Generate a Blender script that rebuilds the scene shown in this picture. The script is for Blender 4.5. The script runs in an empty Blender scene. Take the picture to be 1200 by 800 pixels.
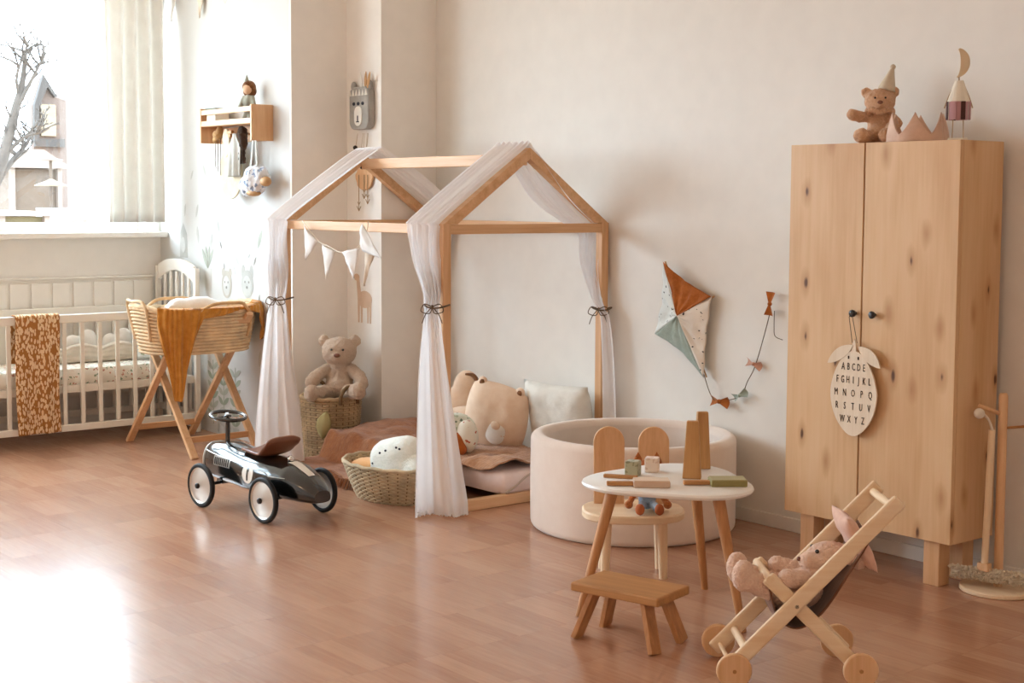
import bpy, bmesh, math, random
from mathutils import Vector, Matrix, Euler, noise
R = math.radians
PI = math.pi
SC = bpy.context.scene
COL = SC.collection

# ------------------------------------------------------------------ camera
def set_camera():
    f, yaw, pitch, roll, cy = 1702.05, 0.890590, 0.0744861, 0.00503537, 361.78
    fw = Vector((-math.sin(yaw) * math.cos(pitch), math.cos(yaw) * math.cos(pitch), -math.sin(pitch)))
    r = Vector((math.cos(yaw), math.sin(yaw), 0)); u = r.cross(fw)
    r2 = r * math.cos(roll) + u * math.sin(roll); u2 = -r * math.sin(roll) + u * math.cos(roll)
    cam = bpy.data.cameras.new('camera'); o = bpy.data.objects.new('camera', cam); COL.objects.link(o)
    cam.sensor_width = 36.0; cam.lens = f * 36 / 1200; cam.shift_y = -(400 - cy) / 1200
    cam.clip_start = 0.05; cam.clip_end = 200
    m = Matrix((r2, u2, -fw)).transposed().to_4x4(); m.translation = (0, 0, 1.45)
    o.matrix_world = m
    SC.camera = o
set_camera()

# ------------------------------------------------------------------ daylight
WORLD_STRENGTH = 18.0
w = bpy.data.worlds.new('overcast_sky'); SC.world = w; w.use_nodes = True
bgn = w.node_tree.nodes['Background']
bgn.inputs[0].default_value = (0.68, 0.86, 1.0, 1); bgn.inputs[1].default_value = WORLD_STRENGTH
SC.view_settings.view_transform = 'Standard'
SC.view_settings.look = 'None'
SC.view_settings.gamma = 1.0
SC.view_settings.use_curve_mapping = False
SC.view_settings.exposure = 0.2
XW = -8.857          # inner face of the window wall
WINDOWS = [(2.3, 4.1), (0.1, 2.0), (-2.1, -0.2)]
WZ0, WZ1 = 1.235, 2.95
Y0 = -3.6            # wall behind the camera
for (a, b) in WINDOWS:                 # portals only steer sampling of the sky through each window
    L = bpy.data.lights.new('window_portal', 'AREA'); L.shape = 'RECTANGLE'
    L.size = b - a; L.size_y = WZ1 - WZ0; L.cycles.is_portal = True
    o = bpy.data.objects.new('window_portal', L); COL.objects.link(o)
    o.location = (XW - 0.2, (a + b) / 2, (WZ0 + WZ1) / 2)
    o.rotation_euler = Matrix(((0, 0, -1), (-1, 0, 0), (0, 1, 0))).to_euler()
try:
    SC.cycles.use_denoising = True
    SC.cycles.sample_clamp_indirect = 6.0
    SC.cycles.max_bounces = 10; SC.cycles.diffuse_bounces = 6; SC.cycles.transparent_max_bounces = 12
except Exception:
    pass

# ------------------------------------------------------------------ helpers: colour and materials
def hexc(h):
    if isinstance(h, tuple): return h + (1.0,)
    h = h.lstrip('#'); v = [int(h[i:i + 2], 16) / 255 for i in (0, 2, 4)]
    return tuple((c / 12.92 if c <= 0.04045 else ((c + 0.055) / 1.055) ** 2.4) for c in v) + (1.0,)
MATS = {}
class NT:
    def __init__(s, name):
        s.m = bpy.data.materials.new(name); s.m.use_nodes = True
        s.t = s.m.node_tree; s.n = s.t.nodes; s.p = s.n['Principled BSDF']; s.out = s.n['Material Output']
    def add(s, t, **kw):
        nd = s.n.new(t)
        for k, v in kw.items():
            if k.startswith('i_'):
                nd.inputs[k[2:].replace('_', ' ')].default_value = v
            else: setattr(nd, k, v)
        return nd
    def link(s, a, b): s.t.links.new(a, b)
    def ramp(s, src, stops):
        r = s.n.new('ShaderNodeValToRGB'); s.link(src, r.inputs[0])
        e = r.color_ramp.elements
        while len(e) < len(stops): e.new(0.5)
        for el, (p, c) in zip(e, stops): el.position = p; el.color = c
        return r.outputs[0]
    def coords(s, scale=(1, 1, 1), loc=(0, 0, 0), rnd=False, kind='Object'):
        tc = s.n.new('ShaderNodeTexCoord'); mp = s.n.new('ShaderNodeMapping')
        s.link(tc.outputs[kind], mp.inputs[0]); mp.inputs['Scale'].default_value = scale; mp.inputs['Location'].default_value = loc
        if rnd:
            oi = s.n.new('ShaderNodeObjectInfo'); ml = s.n.new('ShaderNodeVectorMath'); ml.operation = 'SCALE'
            ml.inputs[0].default_value = (37.1, 23.7, 51.3); s.link(oi.outputs['Random'], ml.inputs['Scale'])
            s.link(ml.outputs[0], mp.inputs['Location'])
        return mp.outputs[0]
    def noise(s, vec, scale, detail=3, rough=0.5):
        nd = s.n.new('ShaderNodeTexNoise'); s.link(vec, nd.inputs['Vector'])
        nd.inputs['Scale'].default_value = scale; nd.inputs['Detail'].default_value = detail; nd.inputs['Roughness'].default_value = rough
        return nd.outputs['Fac']
    def voro(s, vec, scale, feature='F1', out='Distance', dims='3D'):
        nd = s.n.new('ShaderNodeTexVoronoi'); s.link(vec, nd.inputs['Vector']); nd.inputs['Scale'].default_value = scale
        nd.feature = feature; nd.voronoi_dimensions = dims
        return nd.outputs[out]
    def bump(s, h, strength=0.3, dist=0.01):
        b = s.n.new('ShaderNodeBump'); b.inputs['Strength'].default_value = strength; b.inputs['Distance'].default_value = dist
        s.link(h, b.inputs['Height']); s.link(b.outputs[0], s.p.inputs['Normal'])
    def mix(s, fac, a, b, blend='MIX'):
        m = s.n.new('ShaderNodeMix'); m.data_type = 'RGBA'; m.blend_type = blend
        for sock, v in ((m.inputs[0], fac), (m.inputs[6], a), (m.inputs[7], b)):
            if hasattr(v, 'is_output'): s.link(v, sock)
            else: sock.default_value = v
        return m.outputs[2]
    def math(s, op, a, b=0.0):
        m = s.n.new('ShaderNodeMath'); m.operation = op
        for sock, v in ((m.inputs[0], a), (m.inputs[1], b)):
            if hasattr(v, 'is_output'): s.link(v, sock)
            else: sock.default_value = v
        return m.outputs[0]
    def base(s, c):
        if hasattr(c, 'is_output'): s.link(c, s.p.inputs['Base Color'])
        else: s.p.inputs['Base Color'].default_value = c
    def set(s, rough=0.5, metal=0.0, spec=0.5, sheen=0.0, coat=0.0, coat_rough=0.1):
        p = s.p.inputs
        p['Roughness'].default_value = rough; p['Metallic'].default_value = metal; p['Specular IOR Level'].default_value = spec
        p['Sheen Weight'].default_value = sheen; p['Coat Weight'].default_value = coat; p['Coat Roughness'].default_value = coat_rough
        return s.m
def reg(name):
    def deco(fn): MATS[name] = fn(); return fn
    return deco
def M(name): return MATS[name]
def plain(name, col, rough=0.6, bump=None, vary=0.06, metal=0.0, spec=0.4, sheen=0.0, coat=0.0):
    t = NT(name); c = hexc(col); v = t.coords(rnd=True)
    n = t.noise(v, 9, 3)
    lo = tuple(x * (1 - vary) for x in c[:3]) + (1,); hi = tuple(min(1, x * (1 + vary)) for x in c[:3]) + (1,)
    t.base(t.ramp(n, [(0.3, lo), (0.7, hi)]))
    if bump: t.bump(t.noise(v, bump[0], 3), bump[1], bump[2])
    MATS[name] = t.set(rough, metal, spec, sheen, coat); return MATS[name]
def wood(name, light, dark, axis=2, rough=0.5, ring=26, stretch=0.05, coat=0.0, knots=False):
    t = NT(name); sc = [1.0, 1.0, 1.0]; sc[axis] = stretch
    v = t.coords(tuple(sc), rnd=True)
    n1 = t.noise(v, ring, 4, 0.6); n2 = t.noise(v, ring * 5, 2, 0.6)
    c = t.ramp(t.math('ADD', t.math('MULTIPLY', n1, 0.75), t.math('MULTIPLY', n2, 0.25)), [(0.32, hexc(dark)), (0.62, hexc(light))])
    if knots:
        sk = [2.2, 2.2, 2.2]; sk[axis] = 1.1
        v2 = t.coords(tuple(sk), rnd=True)
        d = t.voro(v2, 2.6); cr = t.voro(v2, 2.6, out='Color')
        sp = t.n.new('ShaderNodeSeparateColor'); t.link(cr, sp.inputs[0])
        keep = t.math('GREATER_THAN', sp.outputs[0], 0.62)
        k = t.ramp(d, [(0.02, (1, 1, 1, 1)), (0.075, (0, 0, 0, 1))])
        k2 = t.ramp(d, [(0.05, (0.55, 0.55, 0.55, 1)), (0.22, (0, 0, 0, 1))])
        c = t.mix(t.math('MULTIPLY', keep, k2), c, hexc('#B07A48'))
        c = t.mix(t.math('MULTIPLY', keep, k), c, hexc('#5A3216'))
    t.base(c); t.bump(n1, 0.08, 0.004)
    MATS[name] = t.set(rough, 0, 0.4, 0, coat, 0.2); return MATS[name]
def fabric(name, col, col2=None, weave=420, bump=0.25, sheen=0.25, rough=0.9, wr=14, alpha=1.0, trans=0.0):
    t = NT(name); v = t.coords(); c = hexc(col); c2 = hexc(col2) if col2 else tuple(x * 0.86 for x in c[:3]) + (1,)
    n = t.noise(v, wr, 4, 0.6)
    t.base(t.ramp(n, [(0.33, c2), (0.66, c)]))
    h = t.math('ADD', t.math('MULTIPLY', t.noise(v, weave, 2), 0.3), t.noise(v, wr * 2.5, 4))
    t.bump(h, bump, 0.006)
    m = t.set(rough, 0, 0.15, sheen)
    if trans > 0 or alpha < 1:
        tr = t.n.new('ShaderNodeBsdfTranslucent'); tr.inputs[0].default_value = c
        ms = t.n.new('ShaderNodeMixShader'); ms.inputs[0].default_value = trans
        t.link(t.p.outputs[0], ms.inputs[1]); t.link(tr.outputs[0], ms.inputs[2]); last = ms.outputs[0]
        if alpha < 1:
            tp = t.n.new('ShaderNodeBsdfTransparent'); m2 = t.n.new('ShaderNodeMixShader'); m2.inputs[0].default_value = alpha
            t.link(tp.outputs[0], m2.inputs[1]); t.link(last, m2.inputs[2]); last = m2.outputs[0]
        t.link(last, t.out.inputs[0])
    MATS[name] = m; return m
def printed(name, ground, mark, scale=30, size=0.3, stretch=(1, 1, 1), mark2=None, keep=0.5, bump=0.2, sheen=0.2, warp=1.1):
    """cloth or paper with scattered printed marks"""
    t = NT(name); v0 = t.coords(stretch); g = hexc(ground)
    wn_ = t.n.new('ShaderNodeTexNoise'); t.link(v0, wn_.inputs['Vector']); wn_.inputs['Scale'].default_value = scale * 1.3; wn_.inputs['Detail'].default_value = 2
    wm = t.n.new('ShaderNodeVectorMath'); wm.operation = 'MULTIPLY_ADD'; t.link(wn_.outputs['Color'], wm.inputs[0]); wm.inputs[1].default_value = (warp / scale,) * 3; t.link(v0, wm.inputs[2]); v = wm.outputs[0]
    nz = t.noise(t.coords(), 12, 3)
    c = t.ramp(nz, [(0.3, tuple(x * 0.9 for x in g[:3]) + (1,)), (0.7, g)])
    d = t.voro(v, scale); cr = t.voro(v, scale, out='Color')
    sp = t.n.new('ShaderNodeSeparateColor'); t.link(cr, sp.inputs[0])
    k = t.math('MULTIPLY', t.math('LESS_THAN', d, size), t.math('GREATER_THAN', sp.outputs[0], keep))
    mk = hexc(mark)
    if mark2: mk = t.mix(t.math('GREATER_THAN', sp.outputs[1], 0.5), hexc(mark), hexc(mark2))
    t.base(t.mix(k, c, mk)); t.bump(t.noise(t.coords(), 60, 3), bump, 0.006)
    MATS[name] = t.set(0.9, 0, 0.15, sheen); return MATS[name]
def plush(name, col, col2, scale=150, bump=0.9):
    t = NT(name); v = t.coords(); n = t.noise(v, scale, 3, 0.7); n2 = t.noise(v, 18, 3)
    c = t.ramp(t.math('ADD', t.math('MULTIPLY', n, 0.6), t.math('MULTIPLY', n2, 0.4)), [(0.32, hexc(col2)), (0.62, hexc(col))])
    t.base(c); t.bump(n, bump, 0.012)
    MATS[name] = t.set(1.0, 0, 0.1, 0.2); return MATS[name]

# ------------------------------------------------------------------ helpers: mesh building
def V(*a): return Vector(a if len(a) > 1 else a[0])
class MB:
    def __init__(s): s.v = []; s.f = []; s.x = None
    def pt(s, p):
        p = Vector(p)
        if s.x is not None: p = s.x @ p
        s.v.append(p); return len(s.v) - 1
    def box(s, c, size, rot=None):
        c = Vector(c); hx, hy, hz = (q / 2 for q in size); m = rot.to_matrix() if isinstance(rot, Euler) else (rot or Matrix.Identity(3))
        i = [s.pt(c + m @ Vector((x, y, z))) for x in (-hx, hx) for y in (-hy, hy) for z in (-hz, hz)]
        for q in ((0, 1, 3, 2), (4, 6, 7, 5), (0, 4, 5, 1), (2, 3, 7, 6), (0, 2, 6, 4), (1, 5, 7, 3)): s.f.append([i[k] for k in q])
        return s
    def bar(s, a, b, w, h, up=(0, 0, 1), w2=None, h2=None):
        a = Vector(a); b = Vector(b); d = (b - a).normalized(); u = Vector(up)
        sd = d.cross(u)
        if sd.length < 1e-4: sd = d.cross(Vector((1, 0, 0)))
        sd.normalize(); u = sd.cross(d).normalized()
        w2 = w2 or w; h2 = h2 or h; i = []
        for p, ww, hh in ((a, w, h), (b, w2, h2)):
            for sx, sz in ((-1, -1), (1, -1), (1, 1), (-1, 1)): i.append(s.pt(p + sd * sx * ww / 2 + u * sz * hh / 2))
        s.f += [[i[3], i[2], i[1], i[0]], [i[4], i[5], i[6], i[7]]]
        for k in range(4): s.f.append([i[k], i[(k + 1) % 4], i[4 + (k + 1) % 4], i[4 + k]])
        return s
    def tube(s, pts, rad, n=8, closed=False, cap=True, flat=1.0):
        pts = [Vector(p) for p in pts]; N = len(pts); rads = rad if isinstance(rad, (list, tuple)) else [rad] * N
        rings = []; prev = None
        for k, p in enumerate(pts):
            if closed: t = pts[(k + 1) % N] - pts[k - 1]
            else: t = pts[min(k + 1, N - 1)] - pts[max(k - 1, 0)]
            if t.length < 1e-9: t = Vector((0, 0, 1))
            t.normalize()
            if prev is None:
                a = Vector((0, 0, 1)) if abs(t.z) < 0.9 else Vector((1, 0, 0)); nrm = (a - t * a.dot(t)).normalized()
            else:
                nrm = prev - t * prev.dot(t)
                nrm = nrm.normalized() if nrm.length > 1e-6 else t.orthogonal().normalized()
            prev = nrm; bn = t.cross(nrm)
            rings.append([s.pt(p + (nrm * math.cos(2 * PI * j / n) * flat + bn * math.sin(2 * PI * j / n)) * rads[k]) for j in range(n)])
        for k in range(N if closed else N - 1):
            A, B = rings[k], rings[(k + 1) % N]
            for j in range(n): s.f.append([A[j], A[(j + 1) % n], B[(j + 1) % n], B[j]])
        if cap and not closed: s.f.append(rings[0][::-1]); s.f.append(rings[-1])
        return s
    def cyl(s, a, b, r, r2=None, n=16): return s.tube([a, b], [r, r if r2 is None else r2], n)
    def lathe(s, prof, n=32, c=(0, 0, 0), axis='z', a0=0, sx=1, sy=1, pw=2.0):
        c = Vector(c); rings = []
        for (r, z) in prof:
            ring = []
            for j in range(n):
                t = a0 + 2 * PI * j / n; ct, st = math.cos(t), math.sin(t)
                if pw != 2.0: ct = math.copysign(abs(ct) ** (2 / pw), ct); st = math.copysign(abs(st) ** (2 / pw), st)
                x, y = r * ct * sx, r * st * sy
                p = {'z': (x, y, z), 'y': (x, z, y), 'x': (z, x, y)}[axis]
                ring.append(s.pt(c + Vector(p)))
            rings.append(ring)
        fl = (axis == 'y')
        for A, B in zip(rings, rings[1:]):
            for j in range(n):
                q = [A[j], A[(j + 1) % n], B[(j + 1) % n], B[j]]
                s.f.append(q[::-1] if fl else q)
        if prof[0][0] > 1e-6: s.f.append(rings[0] if fl else rings[0][::-1])
        if prof[-1][0] > 1e-6: s.f.append(rings[-1][::-1] if fl else rings[-1])
        return s
    def ball(s, c, r, n=14, m=9, rot=None):
        c = Vector(c); r = Vector((r, r, r)) if not hasattr(r, '__len__') else Vector(r)
        mt = rot.to_matrix() if isinstance(rot, Euler) else Matrix.Identity(3)
        top = s.pt(c + mt @ Vector((0, 0, r.z))); rings = []
        for i in range(1, m):
            ph = PI * i / m
            rings.append([s.pt(c + mt @ Vector((r.x * math.sin(ph) * math.cos(2 * PI * j / n), r.y * math.sin(ph) * math.sin(2 * PI * j / n), r.z * math.cos(ph)))) for j in range(n)])
        bot = s.pt(c + mt @ Vector((0, 0, -r.z)))
        for j in range(n):
            s.f.append([top, rings[0][j], rings[0][(j + 1) % n]]); s.f.append([bot, rings[-1][(j + 1) % n], rings[-1][j]])
        for A, B in zip(rings, rings[1:]):
            for j in range(n): s.f.append([A[j], B[j], B[(j + 1) % n], A[(j + 1) % n]])
        return s
    def prism(s, poly, t, to=None):
        """2-D outline extruded by t; to(x, y, h) gives the 3-D point"""
        to = to or (lambda x, y, h: (x, y, h)); n = len(poly)
        A = [s.pt(to(x, y, -t / 2)) for x, y in poly]; B = [s.pt(to(x, y, t / 2)) for x, y in poly]
        s.f.append(A[::-1]); s.f.append(B)
        for j in range(n): s.f.append([A[j], A[(j + 1) % n], B[(j + 1) % n], B[j]])
        return s
    def grid(s, nu, nv, fn):
        g = [[s.pt(fn(i / nu, j / nv)) for j in range(nv + 1)] for i in range(nu + 1)]
        for i in range(nu):
            for j in range(nv): s.f.append([g[i][j], g[i + 1][j], g[i + 1][j + 1], g[i][j + 1]])
        return s
    def build(s, name, mat, parent=None, smooth=False, bevel=0, solid=0, sub=0, auto=None, fix=True):
        me = bpy.data.meshes.new(name); me.from_pydata([tuple(p) for p in s.v], [], s.f)
        if fix:
            bm = bmesh.new(); bm.from_mesh(me); bmesh.ops.recalc_face_normals(bm, faces=bm.faces); bm.to_mesh(me); bm.free()
        me.validate(); me.update()
        o = bpy.data.objects.new(name, me); COL.objects.link(o)
        if mat: me.materials.append(M(mat) if isinstance(mat, str) else mat)
        if parent: o.parent = parent
        if smooth:
            me.polygons.foreach_set('use_smooth', [True] * len(me.polygons))
            if auto is not None:
                try: me.set_sharp_from_angle(angle=R(auto))
                except Exception: pass
        if solid:
            m = o.modifiers.new('thick', 'SOLIDIFY'); m.thickness = solid; m.offset = 0
        if bevel:
            m = o.modifiers.new('bevel', 'BEVEL'); m.width = bevel; m.segments = 2; m.limit_method = 'ANGLE'; m.angle_limit = R(40)
        if sub:
            m = o.modifiers.new('sub', 'SUBSURF'); m.levels = sub; m.render_levels = sub
        return o
def tag(o, label=None, cat=None, group=None, kind=None):
    if label: o['label'] = label
    if cat: o['category'] = cat
    if group: o['group'] = group
    if kind: o['kind'] = kind
    return o
def thing(name, label, cat, loc=(0, 0, 0), rz=0, group=None):
    o = bpy.data.objects.new(name, None); COL.objects.link(o); o.empty_display_size = 0.05
    o.location = loc; o.rotation_euler = (0, 0, rz)
    return tag(o, label, cat, group)
def struct(name, mb, mat, **kw): return tag(mb.build(name, mat, **kw), kind='structure')
def copy_tree(o, parent=None):
    c = o.copy(); COL.objects.link(c); c.parent = parent
    for ch in [q for q in COL.objects if q.parent is o]: copy_tree(ch, c)
    return c
def catmull(P, n, closed=False):
    P = [Vector(p) for p in P]; out = []; N = len(P)
    segs = N if closed else N - 1
    for i in range(segs):
        if closed: p0, p1, p2, p3 = P[(i - 1) % N], P[i], P[(i + 1) % N], P[(i + 2) % N]
        else: p0, p1, p2, p3 = P[max(i - 1, 0)], P[i], P[i + 1], P[min(i + 2, N - 1)]
        for k in range(n):
            t = k / n
            out.append(0.5 * ((2 * p1) + (p2 - p0) * t + (2 * p0 - 5 * p1 + 4 * p2 - p3) * t * t + (3 * p1 - p0 - 3 * p2 + p3) * t ** 3))
    if not closed: out.append(P[-1])
    return out
def sm(a, b, x):
    x = max(0.0, min(1.0, (x - a) / (b - a))) if b != a else float(x > a)
    return x * x * (3 - 2 * x)
def lerp(a, b, t): return a + (b - a) * t
def nz(p, s=1.0): return noise.noise(Vector(p) * s)
def text_mesh(txt, size, depth, name, mat, parent, m, align='CENTER', spacing=1.0, thick=0.0):
    cu = bpy.data.curves.new('lettering', 'FONT'); cu.body = txt; cu.size = size; cu.extrude = depth / 2
    cu.align_x = align; cu.align_y = 'CENTER'; cu.space_character = spacing; cu.offset = thick; cu.resolution_u = 2
    to = bpy.data.objects.new('lettering', cu); COL.objects.link(to)
    dg = bpy.context.evaluated_depsgraph_get()
    me = bpy.data.meshes.new_from_object(to.evaluated_get(dg)); me.name = name
    bpy.data.objects.remove(to); me.transform(m)
    o = bpy.data.objects.new(name, me); COL.objects.link(o); me.materials.clear(); me.materials.append(M(mat)); o.parent = parent
    return o
def soft(name, blobs, mat, parent=None, vox=0.008, smooth=6, fuzz=0.0, fscale=0.02):
    """one continuous stuffed body grown from overlapping ellipsoids"""
    mb = MB()
    for b in blobs:
        c, r = b[0], b[1]; rot = Euler(b[2]) if len(b) > 2 else None
        mb.ball(c, r, 18, 12, rot)
    o = mb.build(name, mat, parent, smooth=True, fix=False)
    m = o.modifiers.new('remesh', 'REMESH'); m.mode = 'VOXEL'; m.voxel_size = vox; m.use_smooth_shade = True
    m = o.modifiers.new('smooth', 'SMOOTH'); m.iterations = smooth; m.factor = 0.5
    if fuzz:
        tx = bpy.data.textures.get('fuzz%g' % fscale) or bpy.data.textures.new('fuzz%g' % fscale, 'CLOUDS'); tx.noise_scale = fscale; tx.noise_depth = 2
        m = o.modifiers.new('fuzz', 'DISPLACE'); m.texture = tx; m.strength = fuzz; m.mid_level = 0.5; m.texture_coords = 'LOCAL'
    return o
def pillow_fn(w, h, t, corner=4.0, wob=0.0, seed=0, rnd=0.0):
    def fn(sgn):
        def f(u, v):
            x = u * 2 - 1; y = v * 2 - 1
            e = max(0.0, (1 - abs(x) ** corner)) ** 0.55 * max(0.0, (1 - abs(y) ** corner)) ** 0.55
            px = x * (1 - 0.06 * (1 - y * y) * abs(x)); py = y * (1 - 0.06 * (1 - x * x) * abs(y))
            b = wob * nz((px * 2 + seed, py * 2, sgn), 1.5); px *= math.sqrt(1 - rnd * y * y); py *= math.sqrt(1 - rnd * x * x)
            return (px * w / 2, sgn * (e * t / 2 + b * e), py * h / 2)
        return f
    return fn
def pillow(name, w, h, t, mat, parent=None, wob=0.02, seed=0, corner=4.0, n=18, rnd=0.0):
    mb = MB(); f = pillow_fn(w, h, t, corner, wob, seed, rnd)
    mb.grid(n, n, f(1)); mb.grid(n, n, f(-1))
    o = mb.build(name, mat, parent, smooth=True, fix=False)
    bm = bmesh.new(); bm.from_mesh(o.data); bmesh.ops.remove_doubles(bm, verts=bm.verts, dist=1e-5); bmesh.ops.recalc_face_normals(bm, faces=bm.faces)
    for fc in bm.faces: fc.smooth = True
    bm.to_mesh(o.data); bm.free()
    return o

# ------------------------------------------------------------------ materials
plain('wall_paint', '#E6E2DB', 0.75, (60, 0.015, 0.002), 0.02, spec=0.25)
plain('wallpaper_white', '#D5D4D1', 0.8, (80, 0.05, 0.002), 0.015, spec=0.2)
plain('wall_paint_baked_light', '#F3EFE9', 0.75, (60, 0.05, 0.002), 0.02, spec=0.25)  # same wall paint, colour lightened to make up for weak light on these walls
plain('ceiling_paint', '#F0EBE4', 0.8, None, 0.01)
plain('white_trim', '#EFEAE2', 0.45, None, 0.02)
plain('white_gloss', '#F1ECE4', 0.35, None, 0.02, coat=0.2)
@reg('floor_wood')
def _():
    t = NT('floor_wood')
    v = t.coords((1, 1, 1)); sep = t.n.new('ShaderNodeSeparateXYZ'); t.link(v, sep.inputs[0])
    oi = t.n.new('ShaderNodeObjectInfo')
    strip = t.math('FLOOR', t.math('MULTIPLY', sep.outputs[1], 1 / 0.072))
    wn = t.n.new('ShaderNodeTexWhiteNoise'); wn.noise_dimensions = '2D'
    cb = t.n.new('ShaderNodeCombineXYZ'); t.link(strip, cb.inputs[0]); t.link(t.math('MULTIPLY', oi.outputs['Random'], 91.7), cb.inputs[1])
    t.link(cb.outputs[0], wn.inputs['Vector'])
    vg = t.coords((1.2, 14, 1), rnd=True)
    g = t.noise(vg, 5, 4, 0.6); g2 = t.noise(t.coords((3, 60, 1), rnd=True), 5, 3, 0.6)
    f = t.math('ADD', t.math('ADD', t.math('MULTIPLY', wn.outputs['Value'], 0.30), t.math('MULTIPLY', g, 0.62)), t.math('MULTIPLY', g2, 0.16))
    t.base(t.ramp(f, [(0.25, hexc('#A2745A')), (0.5, hexc('#B18266')), (0.78, hexc('#C09274'))]))
    t.link(t.math('ADD', t.math('MULTIPLY', t.noise(v, 3, 3), 0.05), 0.2), t.p.inputs['Roughness']); t.p.inputs['IOR'].default_value = 2.15
    m = t.set(0.28, 0, 0.5, 0); return m
wood('pine_z', '#E2B78C', '#CB9A6B', 2); wood('pine_x', '#E2B78C', '#CB9A6B', 0); wood('pine_y', '#E2B78C', '#CB9A6B', 1)
wood('pine_knot_x', '#E2B78C', '#CB9A6B', 0, knots=True)
wood('beech_z', '#F0D8B8', '#E4C49C', 2, 0.45); wood('beech_x', '#F0D8B8', '#E4C49C', 0, 0.45); wood('beech_y', '#F0D8B8', '#E4C49C', 1, 0.45)
wood('oak_z', '#C58E5C', '#A06B3E', 2, 0.5); wood('oak_x', '#BE8A56', '#A17040', 0, 0.5); wood('oak_y', '#BE8A56', '#A17040', 1, 0.5)
wood('stand_z', '#E2B88E', '#D0A070', 2, 0.5); wood('stand_y', '#D6A67A', '#C08C5C', 1, 0.5)
wood('rim_z', '#C79A68', '#A97C4C', 2, 0.6)

# ------------------------------------------------------------------ room shell
YW, YC, YN = 4.945, 4.566, 4.199       # long wall, column face, papered wall
XC, XN = -6.814, -7.169                # column side, alcove side
X1, ZT = 2.2, 3.2
TH = 0.25
def boxm(x0, x1, y0, y1, z0, z1): return MB().box(((x0 + x1) / 2, (y0 + y1) / 2, (z0 + z1) / 2), (x1 - x0, y1 - y0, z1 - z0))
floor = struct('floor', boxm(XW - TH, X1 + TH, Y0 - TH, YW + TH, -0.12, -0.014), 'oak_x')
random.seed(3)
BW, BL = 0.345, 1.31
cache = {}
def board_mesh(wd, ln):
    key = (round(wd, 3), round(ln, 3))
    if key in cache: return cache[key]
    e = 0.0003; c = 0.0001; hx, hy = wd / 2 - e, ln / 2 - e
    vs = []
    for z, q in ((-0.014, 0), (-c, 0), (0, c)):
        vs += [(-hx + q, -hy + q, z), (hx - q, -hy + q, z), (hx - q, hy - q, z), (-hx + q, hy - q, z)]
    fs = [[8, 9, 10, 11]]
    for a in (0, 4):
        for j in range(4): fs.append([a + j, a + (j + 1) % 4, a + 4 + (j + 1) % 4, a + 4 + j])
    me = bpy.data.meshes.new('plank'); me.from_pydata(vs, [], fs); me.materials.append(M('floor_wood')); cache[key] = me
    return me
x = XW
k = 0
while x < X1:
    wd = min(BW, X1 - x); y = Y0; first = BL * (0.25 + 0.37 * (k % 3)); ln = first
    while y < YW - 0.01:
        ln = min(ln, YW - y)
        o = bpy.data.objects.new('plank', board_mesh(wd, ln)); COL.objects.link(o); o.parent = floor
        o.location = (x + wd / 2, y + ln / 2, 0)
        y += ln; ln = BL
    x += wd; k += 1
struct('ceiling', boxm(XW - TH, X1 + TH, Y0 - TH, YW + TH, ZT, ZT + 0.2), 'ceiling_paint')
wall_right = struct('wall_right', boxm(XC, X1 + TH, YW, YW + TH, 0, ZT), 'wall_paint')
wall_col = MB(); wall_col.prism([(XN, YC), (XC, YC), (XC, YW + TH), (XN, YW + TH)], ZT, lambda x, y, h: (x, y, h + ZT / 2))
wall_column = struct('wall_column', wall_col, 'wall_paint_baked_light')
wall_back = struct('wall_back', boxm(XW - TH, XN - 0.02, YN, YW + TH, 0, ZT), 'wallpaper_white')
wall_alcove = struct('wall_alcove', boxm(XN - 0.02, XN, YN + 0.0005, YW + TH, 0, ZT), 'wall_paint_baked_light')
struct('wall_rear', boxm(XW - TH, X1 + TH, Y0 - TH, Y0, 0, ZT), 'wall_paint')
struct('wall_near', boxm(X1, X1 + TH, Y0, YW, 0, ZT), 'wall_paint')
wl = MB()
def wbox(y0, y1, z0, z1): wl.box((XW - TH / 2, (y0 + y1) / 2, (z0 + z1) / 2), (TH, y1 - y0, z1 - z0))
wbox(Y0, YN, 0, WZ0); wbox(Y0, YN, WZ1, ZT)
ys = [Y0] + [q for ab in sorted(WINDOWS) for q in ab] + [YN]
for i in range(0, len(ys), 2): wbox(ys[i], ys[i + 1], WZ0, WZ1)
wall_left = struct('wall_left', wl, 'wall_paint_baked_light')
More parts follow.
